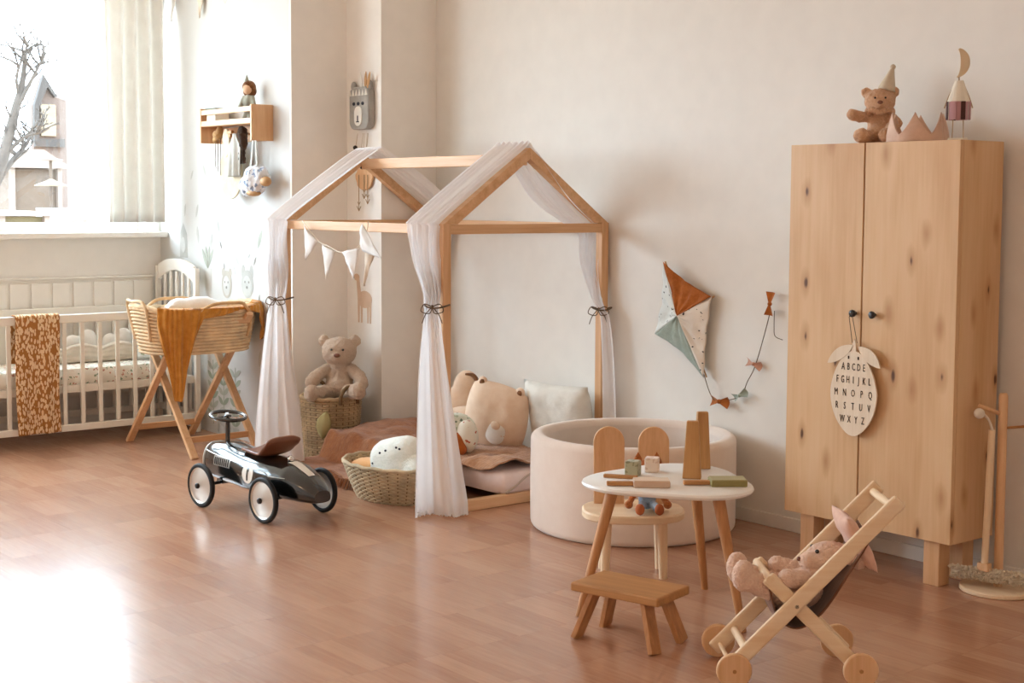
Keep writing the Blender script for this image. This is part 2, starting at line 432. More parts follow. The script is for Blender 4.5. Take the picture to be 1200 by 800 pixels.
# thin skirting along the long wall
tb = MB().box(((XC + X1) / 2, YW - 0.006, 0.03), (X1 - XC, 0.012, 0.06))
struct('baseboard_right', tb, 'wall_paint', bevel=0.003)
@reg('glass')
def _():
    t = NT('glass'); p = t.p.inputs
    tr = t.n.new('ShaderNodeBsdfTransparent'); gl = t.n.new('ShaderNodeBsdfGlossy'); gl.inputs['Roughness'].default_value = 0.02
    ms = t.n.new('ShaderNodeMixShader'); ms.inputs[0].default_value = 0.04
    t.link(tr.outputs[0], ms.inputs[1]); t.link(gl.outputs[0], ms.inputs[2]); t.link(ms.outputs[0], t.out.inputs[0]); return t.m
for i, (a, b) in enumerate(WINDOWS):
    fr = MB(); xf = XW - 0.15; mid = (a + b) / 2; fw_ = 0.06
    for (y0, y1, z0, z1) in ((a + 0.003, a + fw_, WZ0 + 0.004, WZ1 - 0.003), (b - fw_, b - 0.003, WZ0 + 0.004, WZ1 - 0.003), (a + fw_, b - fw_, WZ0 + 0.004, WZ0 + fw_), (a + fw_, b - fw_, WZ1 - fw_, WZ1 - 0.003)):
        fr.box((xf, (y0 + y1) / 2, (z0 + z1) / 2), (0.06, y1 - y0, z1 - z0))
    if i: fr.box((xf, mid, (WZ0 + WZ1) / 2), (0.056, 0.07, WZ1 - WZ0 - 2 * fw_))
    wn = struct('window_%d' % (i + 1), fr, 'white_gloss', bevel=0.004)
    MB().box((xf, mid, (WZ0 + WZ1) / 2), (0.006, b - a - 0.1, WZ1 - WZ0 - 0.1)).build('pane', 'glass', wn)
    y1s = YN - 0.002 if i == 0 else b + 0.08
    MB().box((XW - 0.01, (a - 0.08 + y1s) / 2, WZ0 - 0.016), (0.26, y1s - a + 0.08, 0.036)).build('window_sill', 'white_gloss', wn, bevel=0.006)

# ------------------------------------------------------------------ outside the window
plain('far_roof', (0.022, 0.016, 0.013), 0.8, (8, 0.2, 0.02), 0.12); plain('far_wall', (0.06, 0.038, 0.029), 0.9, None, 0.08)
plain('far_bark', (0.046, 0.035, 0.028), 0.9, (20, 0.4, 0.02), 0.15); plain('far_white', (0.12, 0.088, 0.07), 0.8); plain('far_cream', (0.12, 0.085, 0.05), 0.7)
plain('far_tan', (0.06, 0.038, 0.024), 0.8); plain('far_ground', (0.5, 0.4, 0.31), 0.9); plain('far_green', (0.08, 0.062, 0.03), 0.9); plain('far_panel', (0.085, 0.058, 0.048), 0.8)
plain('far_glass', (0.09, 0.078, 0.066), 0.2)
tag(boxm(-140, 60, -90, 110, -3.1, -3.0).build('ground', 'far_ground'), kind='structure')
t = thing('bare_tree', 'bare leafless tree with forked branches outside the window', 'tree', (-12.3, 3.6, -3.0)); to = Vector(t.location)
rnd = random.Random(8); tk = MB(); tw = MB()
def branch(pts, r0, r1, mb, dx=0.0):
    P3 = catmull([Vector((-12.3 + dx * i, y, z)) - to for i, (y, z) in enumerate(pts)], 5)
    mb.tube(P3, [lerp(r0, r1, i / (len(P3) - 1)) for i in range(len(P3))], 7); return P3
limbs_ = [branch([(3.6, -3.0), (4.0, 0.0), (4.27, 1.39), (4.41, 1.79), (4.52, 2.18), (4.59, 2.44), (4.62, 2.70)], 0.09, 0.014, tk),
          branch([(4.52, 2.18), (4.60, 2.36), (4.68, 2.54), (4.74, 2.68)], 0.022, 0.008, tk, 0.05), branch([(4.41, 1.79), (4.55, 1.95), (4.68, 2.01)], 0.022, 0.01, tk, 0.06),
          branch([(4.2, 1.2), (4.38, 1.59), (4.52, 1.76), (4.65, 1.89), (4.77, 2.05)], 0.04, 0.012, tk, -0.05), branch([(4.56, 2.3), (4.52, 2.45), (4.55, 2.62), (4.59, 2.74)], 0.016, 0.006, tk, 0.05)]
def twig(p, d, ln, r, lv):
    q = p + d * ln; m_ = (p + q) / 2 + Vector((rnd.uniform(-1, 1), rnd.uniform(-1, 1), rnd.uniform(-1, 1))) * ln * 0.08
    tw.tube([p, m_, q], [r, r * 0.8, r * 0.6], 5)
    if lv < 3:
        for k in range(2): twig(p + (q - p) * rnd.uniform(0.5, 1.0), (d + Vector((rnd.uniform(-0.6, 0.6), rnd.uniform(-0.8, 0.8), rnd.uniform(-0.2, 0.6)))).normalized(), ln * 0.62, r * 0.62, lv + 1)
for P3 in limbs_:
    for k in range(9):
        p = P3[int(rnd.uniform(0.45, 1.0) * (len(P3) - 1))]
        twig(p, Vector((rnd.uniform(-0.4, 0.4), rnd.uniform(-0.7, 0.7), rnd.uniform(0.1, 1))).normalized(), rnd.uniform(0.08, 0.2), 0.012, 0)
tk.build('trunk', 'far_bark', t, smooth=True); tag(tw.build('twigs', 'far_bark', t, smooth=True), kind='stuff')
hs = thing('tower_house', 'pale house with dark pointed gable and cream window beyond the bare tree', 'house', (-80.0, 31.25, -3.0))
MB().prism([(-0.95, 0), (0.95, 0), (0.95, 9.9), (0.3, 10.1), (-0.42, 11.15), (-0.9, 9.6)], 0.4, lambda x, y, h: (h, x, y)).build('gable_wall', 'far_wall', hs)
MB().prism([(-1.0, 7.5), (-0.72, 7.5), (-0.7, 9.5), (-0.2, 10.6), (0.2, 10.05), (0.35, 10.1), (-0.42, 11.3), (-0.95, 9.6)], 0.3, lambda x, y, h: (h + 0.4, x, y)).build('roof_verge', 'far_roof', hs)
MB().prism([(-0.95, 7.3), (0.75, 7.3), (0.75, 7.75), (-0.95, 7.75)], 0.2, lambda x, y, h: (h + 0.4, x, y)).build('lower_band', 'far_roof', hs)
boxm(0.2, 0.4, -0.55, 0.3, 7.9, 9.65).build('window', 'far_cream', hs)
boxm(-4, 0.1, 0.95, 2.15, 0, 10.4).build('side_wing', 'far_panel', hs)
def pavilion(name, label, loc, wd, h, roof_h, wallm, cat='pavilion'):
    t = thing(name, label, cat, loc)
    MB().prism([(-wd / 2 - 0.25, h), (wd / 2 + 0.25, h), (wd / 2 + 0.22, h + 0.06), (wd * 0.14, h + roof_h), (-wd * 0.14, h + roof_h), (-wd / 2 - 0.22, h + 0.06)], 2.4, lambda x, y, q: (q, x, y)).build('roof', 'far_white', t)
    boxm(-1.0, 0.9, -wd / 2, wd / 2, 0, h - 0.02).build('wall', wallm, t)
    for s in (-1, 1): boxm(0.95, 1.1, s * wd / 2 - 0.06, s * wd / 2 + 0.06, 0, h).build('post', 'far_white', t)
pavilion('garden_pavilion', 'white roofed garden pavilion with tan walls below the tower house', (-40, 14.85, -3.0), 1.3, 5.26, 0.5, 'far_tan')
pavilion('market_kiosk', 'low kiosk with flat white roof and green front beside the pavilion', (-33, 11.9, -3.0), 1.0, 4.05, 0.12, 'far_green', 'kiosk')
t = thing('garden_parasol', 'pale pole parasol standing beside the white pavilion', 'parasol', (-37, 14.5, -3.0))
MB().cyl((0, 0, 0), (0, 0, 5.5), 0.04).build('pole', 'far_tan', t)
MB().lathe([(0.42, 4.76), (0.41, 4.79), (0.12, 4.9), (0.04, 4.95)], 20).build('canopy', 'far_cream', t, smooth=True)
MB().lathe([(0.3, 5.42), (0.3, 5.45), (0.03, 5.5)], 20).build('cap', 'far_white', t, smooth=True)
boxm(-0.3, 0.2, -0.3, 0.4, 0, 4.2).build('counter', 'far_glass', t)

# ------------------------------------------------------------------ added warm fill lights, out of view, shaped as ceiling pendants
FILL_W = 22.0
@reg('fill_lamp_glow')
def _():
    t = NT('fill_lamp_glow'); t.base((1, 0.9, 0.75, 1)); t.p.inputs['Emission Color'].default_value = (1.0, 0.70, 0.44, 1); t.p.inputs['Emission Strength'].default_value = 1.0; return t.m
for (lx, ly) in ((-5.2, -1.2), (-1.6, -1.4), (-0.2, 1.6)):
    t = thing('fill_pendant', 'added out-of-view fill lamp shaped as a warm round pendant', 'lamp', (lx, ly, ZT), 0, 'added fill lamps')
    MB().cyl((0, 0, 0), (0, 0, -0.25), 0.006).build('cord', 'white_trim', t); MB().lathe([(0.05, -0.02), (0.05, 0)], 16).build('ceiling_cap', 'white_trim', t)
    MB().ball((0, 0, -0.4), 0.16, 24, 16).build('globe', 'fill_lamp_glow', t, smooth=True)
    for zz in (-0.58,):
        L = bpy.data.lights.new('fill_light', 'POINT'); L.energy = FILL_W; L.color = (1.0, 0.70, 0.44); L.shadow_soft_size = 0.18
        o = bpy.data.objects.new('fill_light', L); COL.objects.link(o); o.location = (lx, ly, ZT + zz - 0.18)

# ------------------------------------------------------------------ radiator and curtains
fabric('curtain_cream', '#EFECE7', '#E6E2DC', 300, 0.15, 0.2, 0.9, 10, 1.0, 0.35)
fabric('curtain_sheer', '#FFFFFF', '#FAF8F4', 300, 0.1, 0.1, 0.9, 10, 0.75, 0.6)
t = thing('radiator', 'white ribbed panel radiator on the wall under the window sill', 'radiator', (XW, 0, 0))
boxm(0.006, 0.05, 2.6, 4.12, 0.2, 0.945).build('panel', 'white_trim', t, bevel=0.006)
for i in range(11): boxm(0.05, 0.06, 2.64 + i * 0.134, 2.64 + i * 0.134 + 0.118, 0.24, 0.925).build('rib', 'white_trim', t, bevel=0.004)
boxm(0.004, 0.07, 2.6, 4.12, 0.945, 0.957).build('top_grille', 'white_trim', t, bevel=0.003)
def curtain(name, label, x, y0, y1, z0, z1, k, amp, mat, seed):
    def fn(u, v):
        z = lerp(z1, z0, v); y = lerp(y0, y1, u) + 0.02 * (v - 0.5) * math.sin(u * 9 + seed)
        a = amp * (0.7 + 0.5 * v) * math.sin(2 * PI * k * u + 0.7 * math.sin(3 * u + v + seed))
        return (x + a + 0.006 * nz((u * 6, v * 3, seed)), y, z)
    o = MB().grid(90, 24, fn).build(name, mat, smooth=True, fix=False, solid=0.002 if 'sheer' not in name else 0)
    return tag(o, label, 'curtain')
curtain('curtain', 'heavy cream curtain hanging in deep folds beside the window', XW + 0.2, 3.74, 4.13, 1.30, ZT - 0.05, 4.5, 0.035, 'curtain_cream', 1)
curtain('sheer_curtain', 'thin white sheer curtain behind the heavy cream one', XW + 0.075, 3.71, 3.99, 1.30, ZT - 0.05, 6, 0.016, 'curtain_sheer', 4)

# ------------------------------------------------------------------ cabinet
@reg('plywood')
def _():
    t = NT('plywood')
    v = t.coords((1.0, 1.0, 0.22), rnd=True)
    wv = t.noise(v, 4.5, 3, 0.55); fine = t.noise(t.coords((60, 60, 3), rnd=True), 1.0, 3, 0.6)
    c = t.ramp(t.math('ADD', t.math('MULTIPLY', wv, 0.75), t.math('MULTIPLY', fine, 0.25)), [(0.3, hexc('#C79A6C')), (0.52, hexc('#D9B388')), (0.75, hexc('#E0BF98'))])
    v2 = t.coords((1.0, 0.001, 0.55), rnd=False)
    tc2 = t.n.new('ShaderNodeTexCoord'); sx_ = t.n.new('ShaderNodeSeparateXYZ'); t.link(tc2.outputs['Object'], sx_.inputs[0]); cb_ = t.n.new('ShaderNodeCombineXYZ')
    t.link(t.math('ADD', sx_.outputs[0], sx_.outputs[1]), cb_.inputs[0]); t.link(t.math('MULTIPLY', sx_.outputs[2], 0.42), cb_.inputs[1]); v2 = cb_.outputs[0]
    d = t.voro(v2, 7.5, dims='2D'); cr = t.voro(v2, 7.5, out='Color', dims='2D'); sp = t.n.new('ShaderNodeSeparateColor'); t.link(cr, sp.inputs[0])
    keep = t.math('GREATER_THAN', sp.outputs[0], 0.42)
    d2 = t.math('ADD', d, t.math('MULTIPLY', t.math('SUBTRACT', t.noise(v, 30, 2), 0.5), 0.18))
    halo = t.ramp(d2, [(0.02, (0.62, 0.62, 0.62, 1)), (0.22, (0, 0, 0, 1))]); core = t.ramp(d2, [(0.02, (0.9, 0.9, 0.9, 1)), (0.07, (0, 0, 0, 1))])
    c = t.mix(t.math('MULTIPLY', keep, halo), c, hexc('#A9713F'))
    c = t.mix(t.math('MULTIPLY', t.math('GREATER_THAN', sp.outputs[1], 0.45), t.math('MULTIPLY', keep, core)), c, hexc('#4A2813'))
    t.base(c); t.bump(fine, 0.05, 0.002); return t.set(0.5, 0, 0.35)
plain('black_metal', '#1E1A18', 0.35, None, 0.05, spec=0.5)
CX0, CX1, CYF, CYB, CZ0, CZ1 = -3.917, -3.117, 4.63, 4.905, 0.175, 1.68
cab = thing('cupboard', 'tall knotty plywood two-door cupboard on four square legs', 'cabinet', ((CX0 + CX1) / 2, (CYF + CYB) / 2, 0))
def loc(b, p): return Vector(p) - Vector(b.location)
cw, cd = CX1 - CX0, CYB - CYF
MB().box((0, 0.009, (CZ0 + CZ1) / 2), (cw, cd - 0.018, CZ1 - CZ0)).build('body', 'plywood', cab, bevel=0.002)
for s in (-1, 1):
    xm = (-0.031 - cw / 2) / 2 if s < 0 else (-0.028 + cw / 2) / 2
    wdo = (cw / 2 - 0.031) if s < 0 else (cw / 2 + 0.028)
    dr = MB().box((xm, -cd / 2 + 0.008, (CZ0 + CZ1) / 2), (wdo - 0.004, 0.02, CZ1 - CZ0)).build('door', 'plywood', cab, bevel=0.0015)
    kx = -0.057 if s < 0 else 0.036
    kb = MB().lathe([(0.006, 0), (0.006, -0.014), (0.014, -0.016), (0.015, -0.024), (0.01, -0.028), (0, -0.028)], 16, (kx, -cd / 2 - 0.002, 1.015), 'y')
    tag(kb.build('knob', 'black_metal', dr, smooth=True, auto=40), 'small black round knob')
for sx in (-1, 1):
    for sy in (-1, 1):
        MB().box((sx * (cw / 2 - 0.10), sy * (cd / 2 - 0.06), CZ0 / 2), (0.07, 0.07, CZ0)).build('leg', 'stand_z', cab, bevel=0.003)

# ------------------------------------------------------------------ house bed
BX0, BX1, BY0, BY1 = -6.80, -5.325, 3.905, 4.925      # outer faces
PT, ZR, ZA = 0.045, 1.343, 1.70                          # post, rail top, apex top
bed = thing('house_bed', 'pine house-shaped canopy bed frame with gabled roof in the corner', 'bed frame', ((BX0 + BX1) / 2, (BY0 + BY1) / 2, 0))
bo = Vector(bed.location)
YM = (BY0 + BY1) / 2
for x in (BX0 + PT / 2, BX1 - PT / 2):
    for y in (BY0 + PT / 2, BY1 - PT / 2):
        MB().box(V(x, y, ZR / 2) - bo, (PT, PT, ZR)).build('post', 'pine_z', bed, bevel=0.003)
    MB().box(V(x, YM, ZR - PT / 2 - 0.004) - bo, (PT - 0.008, BY1 - BY0 - 2 * PT, PT)).build('cross_beam', 'pine_y', bed, bevel=0.003)
    for s in (-1, 1):
        ye = BY0 if s < 0 else BY1
        h = PT; a = V(x, ye - s * 0.004, ZR - 0.002) - bo; b = V(x, YM, ZA) - bo
        # rafter with mitred foot and apex
        dy = (b.y - a.y); dz = b.z - a.z; ln = math.hypot(dy, dz); vt = h * ln / abs(dy); hz_ = h * ln / abs(dz)
        poly = [(a.y, a.z), (b.y, b.z), (b.y, b.z - vt), (a.y - s * hz_, a.z)]
        MB().prism(poly, PT, lambda p, q, e, x=x: (x - bo.x + e, p, q)).build('rafter', 'pine_knot_x', bed, bevel=0.002)
    MB().box(V(x, YM, 0.026) - bo, (PT, BY1 - BY0 - 2 * PT, 0.05)).build('base_board', 'pine_y', bed, bevel=0.003)
for y in (BY0 + PT / 2, BY1 - PT / 2):
    MB().box(V((BX0 + BX1) / 2, y, ZR - PT / 2 - 0.004) - bo, (BX1 - BX0 - 2 * PT, PT - 0.008, PT)).build('side_rail', 'pine_x', bed, bevel=0.003)
MB().box(V((BX0 + BX1) / 2, YM, ZA - 0.055) - bo, (BX1 - BX0 - 2 * PT, PT - 0.006, PT + 0.01)).build('ridge_beam', 'pine_x', bed, bevel=0.003)
MB().box(V((BX0 + BX1) / 2, BY1 - PT / 2, 0.026) - bo, (BX1 - BX0 - 2 * PT, PT, 0.05)).build('base_rail', 'pine_x', bed, bevel=0.003)

# gauze drapes: one cloth per gable, floor - tie - rail - ridge - far rail - tie - floor
fabric('gauze', '#F8F6F6', '#F3F0F0', 500, 0.12, 0.2, 0.95, 20, 0.93, 0.4)
plain('twine', '#6B5A48', 0.9, (200, 0.4, 0.003), 0.2)
def drape(label, st, k, seed, ties):
    """st: (centre, width dir, width, fold dir, fold depth) along the cloth"""
    n = len(st)
    def ser(i): return catmull([s_[i] if hasattr(s_[i], '__len__') else (s_[i], 0, 0) for s_ in st], 10)
    Cn, Dw, Wd, Nn, Am = (ser(i) for i in range(5)); N = len(Cn)
    mb = MB(); nu = 72
    def fn(u, v):
        i = min(N - 1, int(round(v * (N - 1))))
        d = Vector(Dw[i]).normalized(); nn = Vector(Nn[i]).normalized(); w_ = max(0.02, Wd[i].x); a = max(0, Am[i].x)
        low = 1 - sm(0.75, 1.15, Cn[i].z); ph = 2 * PI * (k + 2) * u + 1.1 * math.sin(4 * u + seed) + 0.5 * math.sin(v * 9 + seed)
        wide = math.sin(2 * PI * 1.7 * u + 0.9 * math.sin(3 * u + seed) + 0.6 * math.sin(v * 7 + seed)) + 0.22 * math.sin(2 * PI * 4.3 * u + seed)
        q = Cn[i] + d * w_ * (u - 0.5 + 0.012 * math.sin(v * 23 + seed)) + nn * a * lerp(math.sin(ph) + 0.35 * math.sin(2.3 * ph + 1), wide, low)
        q += Vector((nz((u * 4, v * 14, seed)), nz((u * 4, v * 14, seed + 5)), 0)) * 0.008 * min(1, a * 60)
        if q.z < 0.045: q.z = 0.006 + abs(nz((u * 14, seed, v * 3))) * 0.05
        return q
    mb.grid(nu, N - 1, fn)
    o = mb.build('canopy_drape', 'gauze', smooth=True, fix=False)
    tag(o, label, 'drape', 'gauze drapes over the house bed')
    for (c, rx, ry) in ties:
        c = Vector(c); tb = MB()
        ring = [c + Vector((rx * math.cos(a), ry * math.sin(a), 0.006 * math.sin(2 * a))) for a in [2 * PI * j / 24 for j in range(24)]]
        tb.tube(ring, 0.004, 6, closed=True)
        dv = Vector((0.45, -0.75, 0)).normalized(); kn = c + dv * max(rx, ry) * 0.95
        tb.ball(kn, 0.009, 8, 6); sd = Vector((0.63, 0.78, 0))
        for s in (-1, 1):
            tb.tube(catmull([kn, kn + sd * s * 0.035 + V(0, 0, 0.012), kn + sd * s * 0.05 + V(0, 0, -0.02), kn + sd * s * 0.012 + V(0, 0, -0.03), kn], 5), 0.0025, 5)
            tb.tube(catmull([kn, kn + sd * s * 0.03 + V(0, 0, -0.035), kn + sd * s * 0.045 + V(0, 0, -0.075)], 5), 0.0025, 5)
        tb.build('tie', 'twine', o, smooth=True)
    return o
Xd = (1, 0, 0); LAT = (0.63, 0.777, 0); FWD = (0.777, -0.63, 0); UPN = (0, -0.57, 0.82); UPF = (0, 0.57, 0.82)
drape('white gauze drape over the front gable, tied to the posts next to the ball pit', [
    ((-5.305, 3.885, 0.00), LAT, 0.225, FWD, 0.03), ((-5.305, 3.883, 0.06), LAT, 0.235, FWD, 0.034), ((-5.317, 3.865, 0.35), LAT, 0.185, FWD, 0.034),
    ((-5.332, 3.855, 0.65), LAT, 0.13, FWD, 0.028), ((-5.35, 3.858, 0.90), LAT, 0.082, FWD, 0.02), ((-5.355, 3.862, 0.965), LAT, 0.07, FWD, 0.018), ((-5.37, 3.872, 1.04), (0.9, 0.4, 0), 0.09, FWD, 0.02),
    ((-5.44, 3.887, 1.2), Xd, 0.19, (0, -1, 0), 0.018), ((-5.455, 3.885, 1.325), Xd, 0.235, (0, -1, 0), 0.012), ((-5.455, 3.905, 1.362), Xd, 0.24, UPN, 0.008),
    ((-5.455, 4.16, 1.545), Xd, 0.25, UPN, 0.007), ((-5.455, 4.385, 1.70), Xd, 0.25, UPN, 0.006), ((-5.455, YM, 1.728), Xd, 0.25, (0, 0, 1), 0.004), ((-5.46, 4.445, 1.70), Xd, 0.26, UPF, 0.006),
    ((-5.47, 4.65, 1.49), Xd, 0.30, UPF, 0.02), ((-5.46, 4.85, 1.345), Xd, 0.24, UPF, 0.012), ((-5.43, 4.90, 1.30), Xd, 0.20, (0, 1, 0), 0.01),
    ((-5.42, 4.895, 1.15), Xd, 0.15, (0, 1, 0), 0.014), ((-5.36, 4.875, 0.98), Xd, 0.08, (0, 1, 0), 0.012), ((-5.32, 4.872, 0.915), Xd, 0.07, (0, 1, 0), 0.012), ((-5.29, 4.872, 0.85), Xd, 0.085, (0, 1, 0), 0.014),
    ((-5.262, 4.875, 0.5), Xd, 0.11, (0, 1, 0), 0.018), ((-5.245, 4.875, 0.06), Xd, 0.14, (0, 1, 0), 0.02), ((-5.245, 4.875, 0.0), Xd, 0.14, (0, 1, 0), 0.02)],
    4, 1.0, [((-5.352, 3.89, 0.968), 0.052, 0.06), ((-5.335, 4.89, 0.915), 0.055, 0.045)])
drape('white gauze drape over the rear gable, tied back beside the wicker moses basket', [
    ((-6.745, 3.865, 0.00), LAT, 0.265, FWD, 0.03), ((-6.745, 3.86, 0.06), LAT, 0.27, FWD, 0.038), ((-6.755, 3.855, 0.35), LAT, 0.225, FWD, 0.04),
    ((-6.76, 3.855, 0.62), LAT, 0.16, FWD, 0.034), ((-6.755, 3.86, 0.86), LAT, 0.105, FWD, 0.024), ((-6.755, 3.862, 0.925), LAT, 0.095, FWD, 0.02), ((-6.755, 3.866, 1.0), (0.8, 0.6, 0), 0.11, FWD, 0.02),
    ((-6.765, 3.875, 1.18), Xd, 0.16, (0, -1, 0), 0.02), ((-6.785, 3.885, 1.325), Xd, 0.20, (0, -1, 0), 0.012), ((-6.785, 3.905, 1.365), Xd, 0.21, UPN, 0.008),
    ((-6.765, 4.16, 1.548), Xd, 0.235, UPN, 0.007), ((-6.745, 4.385, 1.702), Xd, 0.25, UPN, 0.006), ((-6.69, YM, 1.732), Xd, 0.23, (0, 0, 1), 0.004), ((-6.68, 4.445, 1.71), Xd, 0.22, UPF, 0.006),
    ((-6.63, 4.65, 1.56), Xd, 0.26, UPF, 0.010), ((-6.64, 4.87, 1.40), Xd, 0.24, UPF, 0.008), ((-6.68, 4.90, 1.33), Xd, 0.20, (0, 1, 0), 0.008),
    ((-6.70, 4.895, 1.15), Xd, 0.13, (0, 1, 0), 0.012), ((-6.72, 4.885, 0.95), Xd, 0.07, (0, 1, 0), 0.014), ((-6.72, 4.885, 0.88), Xd, 0.07, (0, 1, 0), 0.014),
    ((-6.70, 4.88, 0.5), Xd, 0.12, (0, 1, 0), 0.02), ((-6.70, 4.88, 0.2), Xd, 0.14, (0, 1, 0), 0.02)],
    4, 4.2, [((-6.76, 3.89, 0.925), 0.062, 0.065), ((-6.735, 4.89, 0.9), 0.05, 0.04)])

# ------------------------------------------------------------------ ball pit
@reg('velvet')
def _():
    t = NT('velvet'); v = t.coords(); n = t.noise(v, 5, 4, 0.6); n2 = t.noise(v, 300, 2)
    t.base(t.ramp(t.math('ADD', t.math('MULTIPLY', n, 0.8), t.math('MULTIPLY', n2, 0.2)), [(0.3, hexc('#E2D0C2')), (0.7, hexc('#EEE0D4'))]))
    t.bump(t.math('ADD', n, t.math('MULTIPLY', n2, 0.1)), 0.12, 0.02); return t.set(0.9, 0, 0.15, 0.5)
fabric('ball_white', '#F4F0EC', None, 50, 0.02, 0, 0.4)
pit = thing('ball_pit', 'round beige velvet ball pit with thick padded wall beside the bed', 'ball pit', (-4.665, 4.475, 0))
RO, RI, HP = 0.458, 0.388, 0.42
def arc(cx_, cz, r, a0, a1, n): return [(cx_ + r * math.cos(lerp(a0, a1, i / n)), cz + r * math.sin(lerp(a0, a1, i / n))) for i in range(n + 1)]
MB().lathe([(RI, 0.05)] + [(RI, HP - 0.03)] + arc(RI + 0.03, HP - 0.03, 0.03, PI, PI / 2, 4) + arc(RO - 0.03, HP - 0.03, 0.03, PI / 2, 0, 4) + [(RO + 0.002, 0.2)] + arc(RO - 0.03, 0.03, 0.03, 0, -PI / 2, 4), 96).build('padded_wall', 'velvet', pit, smooth=True, auto=60)
MB().lathe([(0, 0.005), (RO - 0.03, 0.005), (RO - 0.03, 0.05), (0, 0.05)], 64).build('bottom_pad', 'velvet', pit)
lb = MB()
lb.box((0, 0, 0), (0.03, 0.002, 0.03))
lb2 = lb.build('label', 'ball_white', pit); lb2.location = (math.cos(-0.52) * (RO + 0.002), math.sin(-0.52) * (RO + 0.002), 0.12); lb2.rotation_euler = (0, 0, -0.52 + PI / 2)

# ------------------------------------------------------------------ crib
plain('crib_white', '#EFEAE0', 0.45, None, 0.02)
KX0, KX1, KY0, KY1 = -8.78, -8.21, 2.62, 4.15
crib = thing('crib', 'white slatted wooden crib with an arched end under the window', 'crib', ((KX0 + KX1) / 2, (KY0 + KY1) / 2, 0)); ko = Vector(crib.location)
def kb(x0, x1, y0, y1, z0, z1): return MB().box(V((x0 + x1) / 2, (y0 + y1) / 2, (z0 + z1) / 2) - ko, (x1 - x0, y1 - y0, z1 - z0))
for xs_ in (KX1, KX0 + 0.025):
    kb(xs_ - 0.026, xs_, KY0 + 0.02, KY1 - 0.02, 0.722, 0.772).build('top_rail', 'crib_white', crib, bevel=0.006)
    kb(xs_ - 0.026, xs_, KY0 + 0.02, KY1 - 0.02, 0.083, 0.123).build('bottom_rail', 'crib_white', crib, bevel=0.005)
    n = 13
    for i in range(n):
        y = 4.05 - i * 0.1095
        kb(xs_ - 0.02, xs_ - 0.006, y - 0.013, y + 0.013, 0.12, 0.725).build('slat', 'crib_white', crib, bevel=0.003)
for ye in (KY1, KY0 + 0.03):
    for xs_ in (KX0, KX1 - 0.035): kb(xs_, xs_ + 0.035, ye - 0.03, ye, 0.0, 1.02).build('post', 'crib_white', crib, bevel=0.004)
    pts = [(lerp(KX0 + 0.036, KX1 - 0.036, i / 16), 1.0 + 0.1 * math.sin(PI * i / 16) ** 1.3 + (0.03 * math.cos(2 * PI * i / 16))) for i in range(17)]
    poly = pts + [(x_, 0.93 + 0.07 * math.sin(PI * (1 - i / 16))) for i, (x_, z_) in enumerate(reversed(pts))]
    MB().prism(poly, 0.024, lambda x, z, h, ye=ye: (x - ko.x, ye - 0.015 - ko.y + h, z)).build('arched_rail', 'crib_white', crib, bevel=0.003)
    kb(KX0 + 0.035, KX1 - 0.035, ye - 0.026, ye - 0.004, 0.09, 0.13).build('end_rail', 'crib_white', crib)
    for i in range(5):
        x = lerp(KX0 + 0.035, KX1 - 0.035, (i + 1) / 6)
        kb(x - 0.013, x + 0.013, ye - 0.022, ye - 0.008, 0.12, 0.99).build('end_slat', 'crib_white', crib, bevel=0.003)
kb(KX0 + 0.03, KX1 - 0.03, KY0 + 0.03, KY1 - 0.03, 0.305, 0.352).build('mattress_base', 'crib_white', crib, bevel=0.004)
printed('floral_sheet', '#F0EBE0', '#C08A78', 48, 0.40, (1, 1, 1), '#8E9E84', 0.45, warp=1.6)
o = MB()
o.lathe([(0, 0.353), (0.96, 0.353), (1.0, 0.37), (1.0, 0.425), (0.96, 0.445), (0, 0.45)], 48, ((KX0 + KX1) / 2, (KY0 + KY1) / 2, 0), sx=0.25, sy=0.72, pw=8)
tag(o.build('crib_mattress', 'floral_sheet', smooth=True, auto=50), 'crib mattress in a white sheet with rust and green florals', 'mattress')
fabric('bumper_beige', '#D8CBBB', '#CBBCA9', 300, 0.3)
bp = thing('crib_bumper', 'beige quilted crib bumper with stitched rows and arched top', 'bumper', (-8.5, 3.5, 0.45))
def bump_fn(sgn):
    def f(u, v):
        y = lerp(-0.36, 0.36, u); top = 0.09 + 0.03 * abs(math.sin(u * PI * 3)); z = v * top
        e = (1 - abs(2 * u - 1) ** 6) ** 0.5 * (1 - abs(2 * v - 1) ** 5) ** 0.5
        return (sgn * (0.03 * e + 0.004 * math.sin(v * 22)) * (1 if e > 0 else 0), y, z)
    return f
MB().grid(48, 16, bump_fn(1)).grid(48, 16, bump_fn(-1)).build('padding', 'bumper_beige', bp, smooth=True, fix=False)
fabric('white_cotton', '#F4F1EC', '#EAE5DE', 300, 0.25); fabric('grey_cotton', '#E4E0D8', '#D9D4CB', 300, 0.3)
printed('blue_floral', '#EEF0EE', '#8FA3A8', 22, 0.35, mark2='#A9B59B', keep=0.3)
for i, (x, y, r) in enumerate(((-8.62, 3.3, 0.075), (-8.64, 3.56, 0.08), (-8.62, 3.79, 0.075))):
    c_ = soft('cloud_cushion', [((0, 0, 0.06), (0.045, r * 1.4, 0.06)), ((0, -r * 0.7, 0.1), (0.04, r * 0.7, 0.06)), ((0, r * 0.5, 0.115), (0.04, r * 0.8, 0.075))], 'white_cotton', None, 0.01, 5)
    c_.location = (x, y, 0.452); tag(c_, 'white cloud-shaped cushion behind the beige bumper in the crib', 'cushion', 'cloud cushions in the crib')
o = pillow('crib_pillow', 0.26, 0.17, 0.09, 'blue_floral', None, 0.01, 3); o.location = (-8.42, 3.96, 0.535); o.rotation_euler = (R(-12), 0, R(58))
tag(o, 'small blue floral pillow at the arched end of the crib', 'pillow')

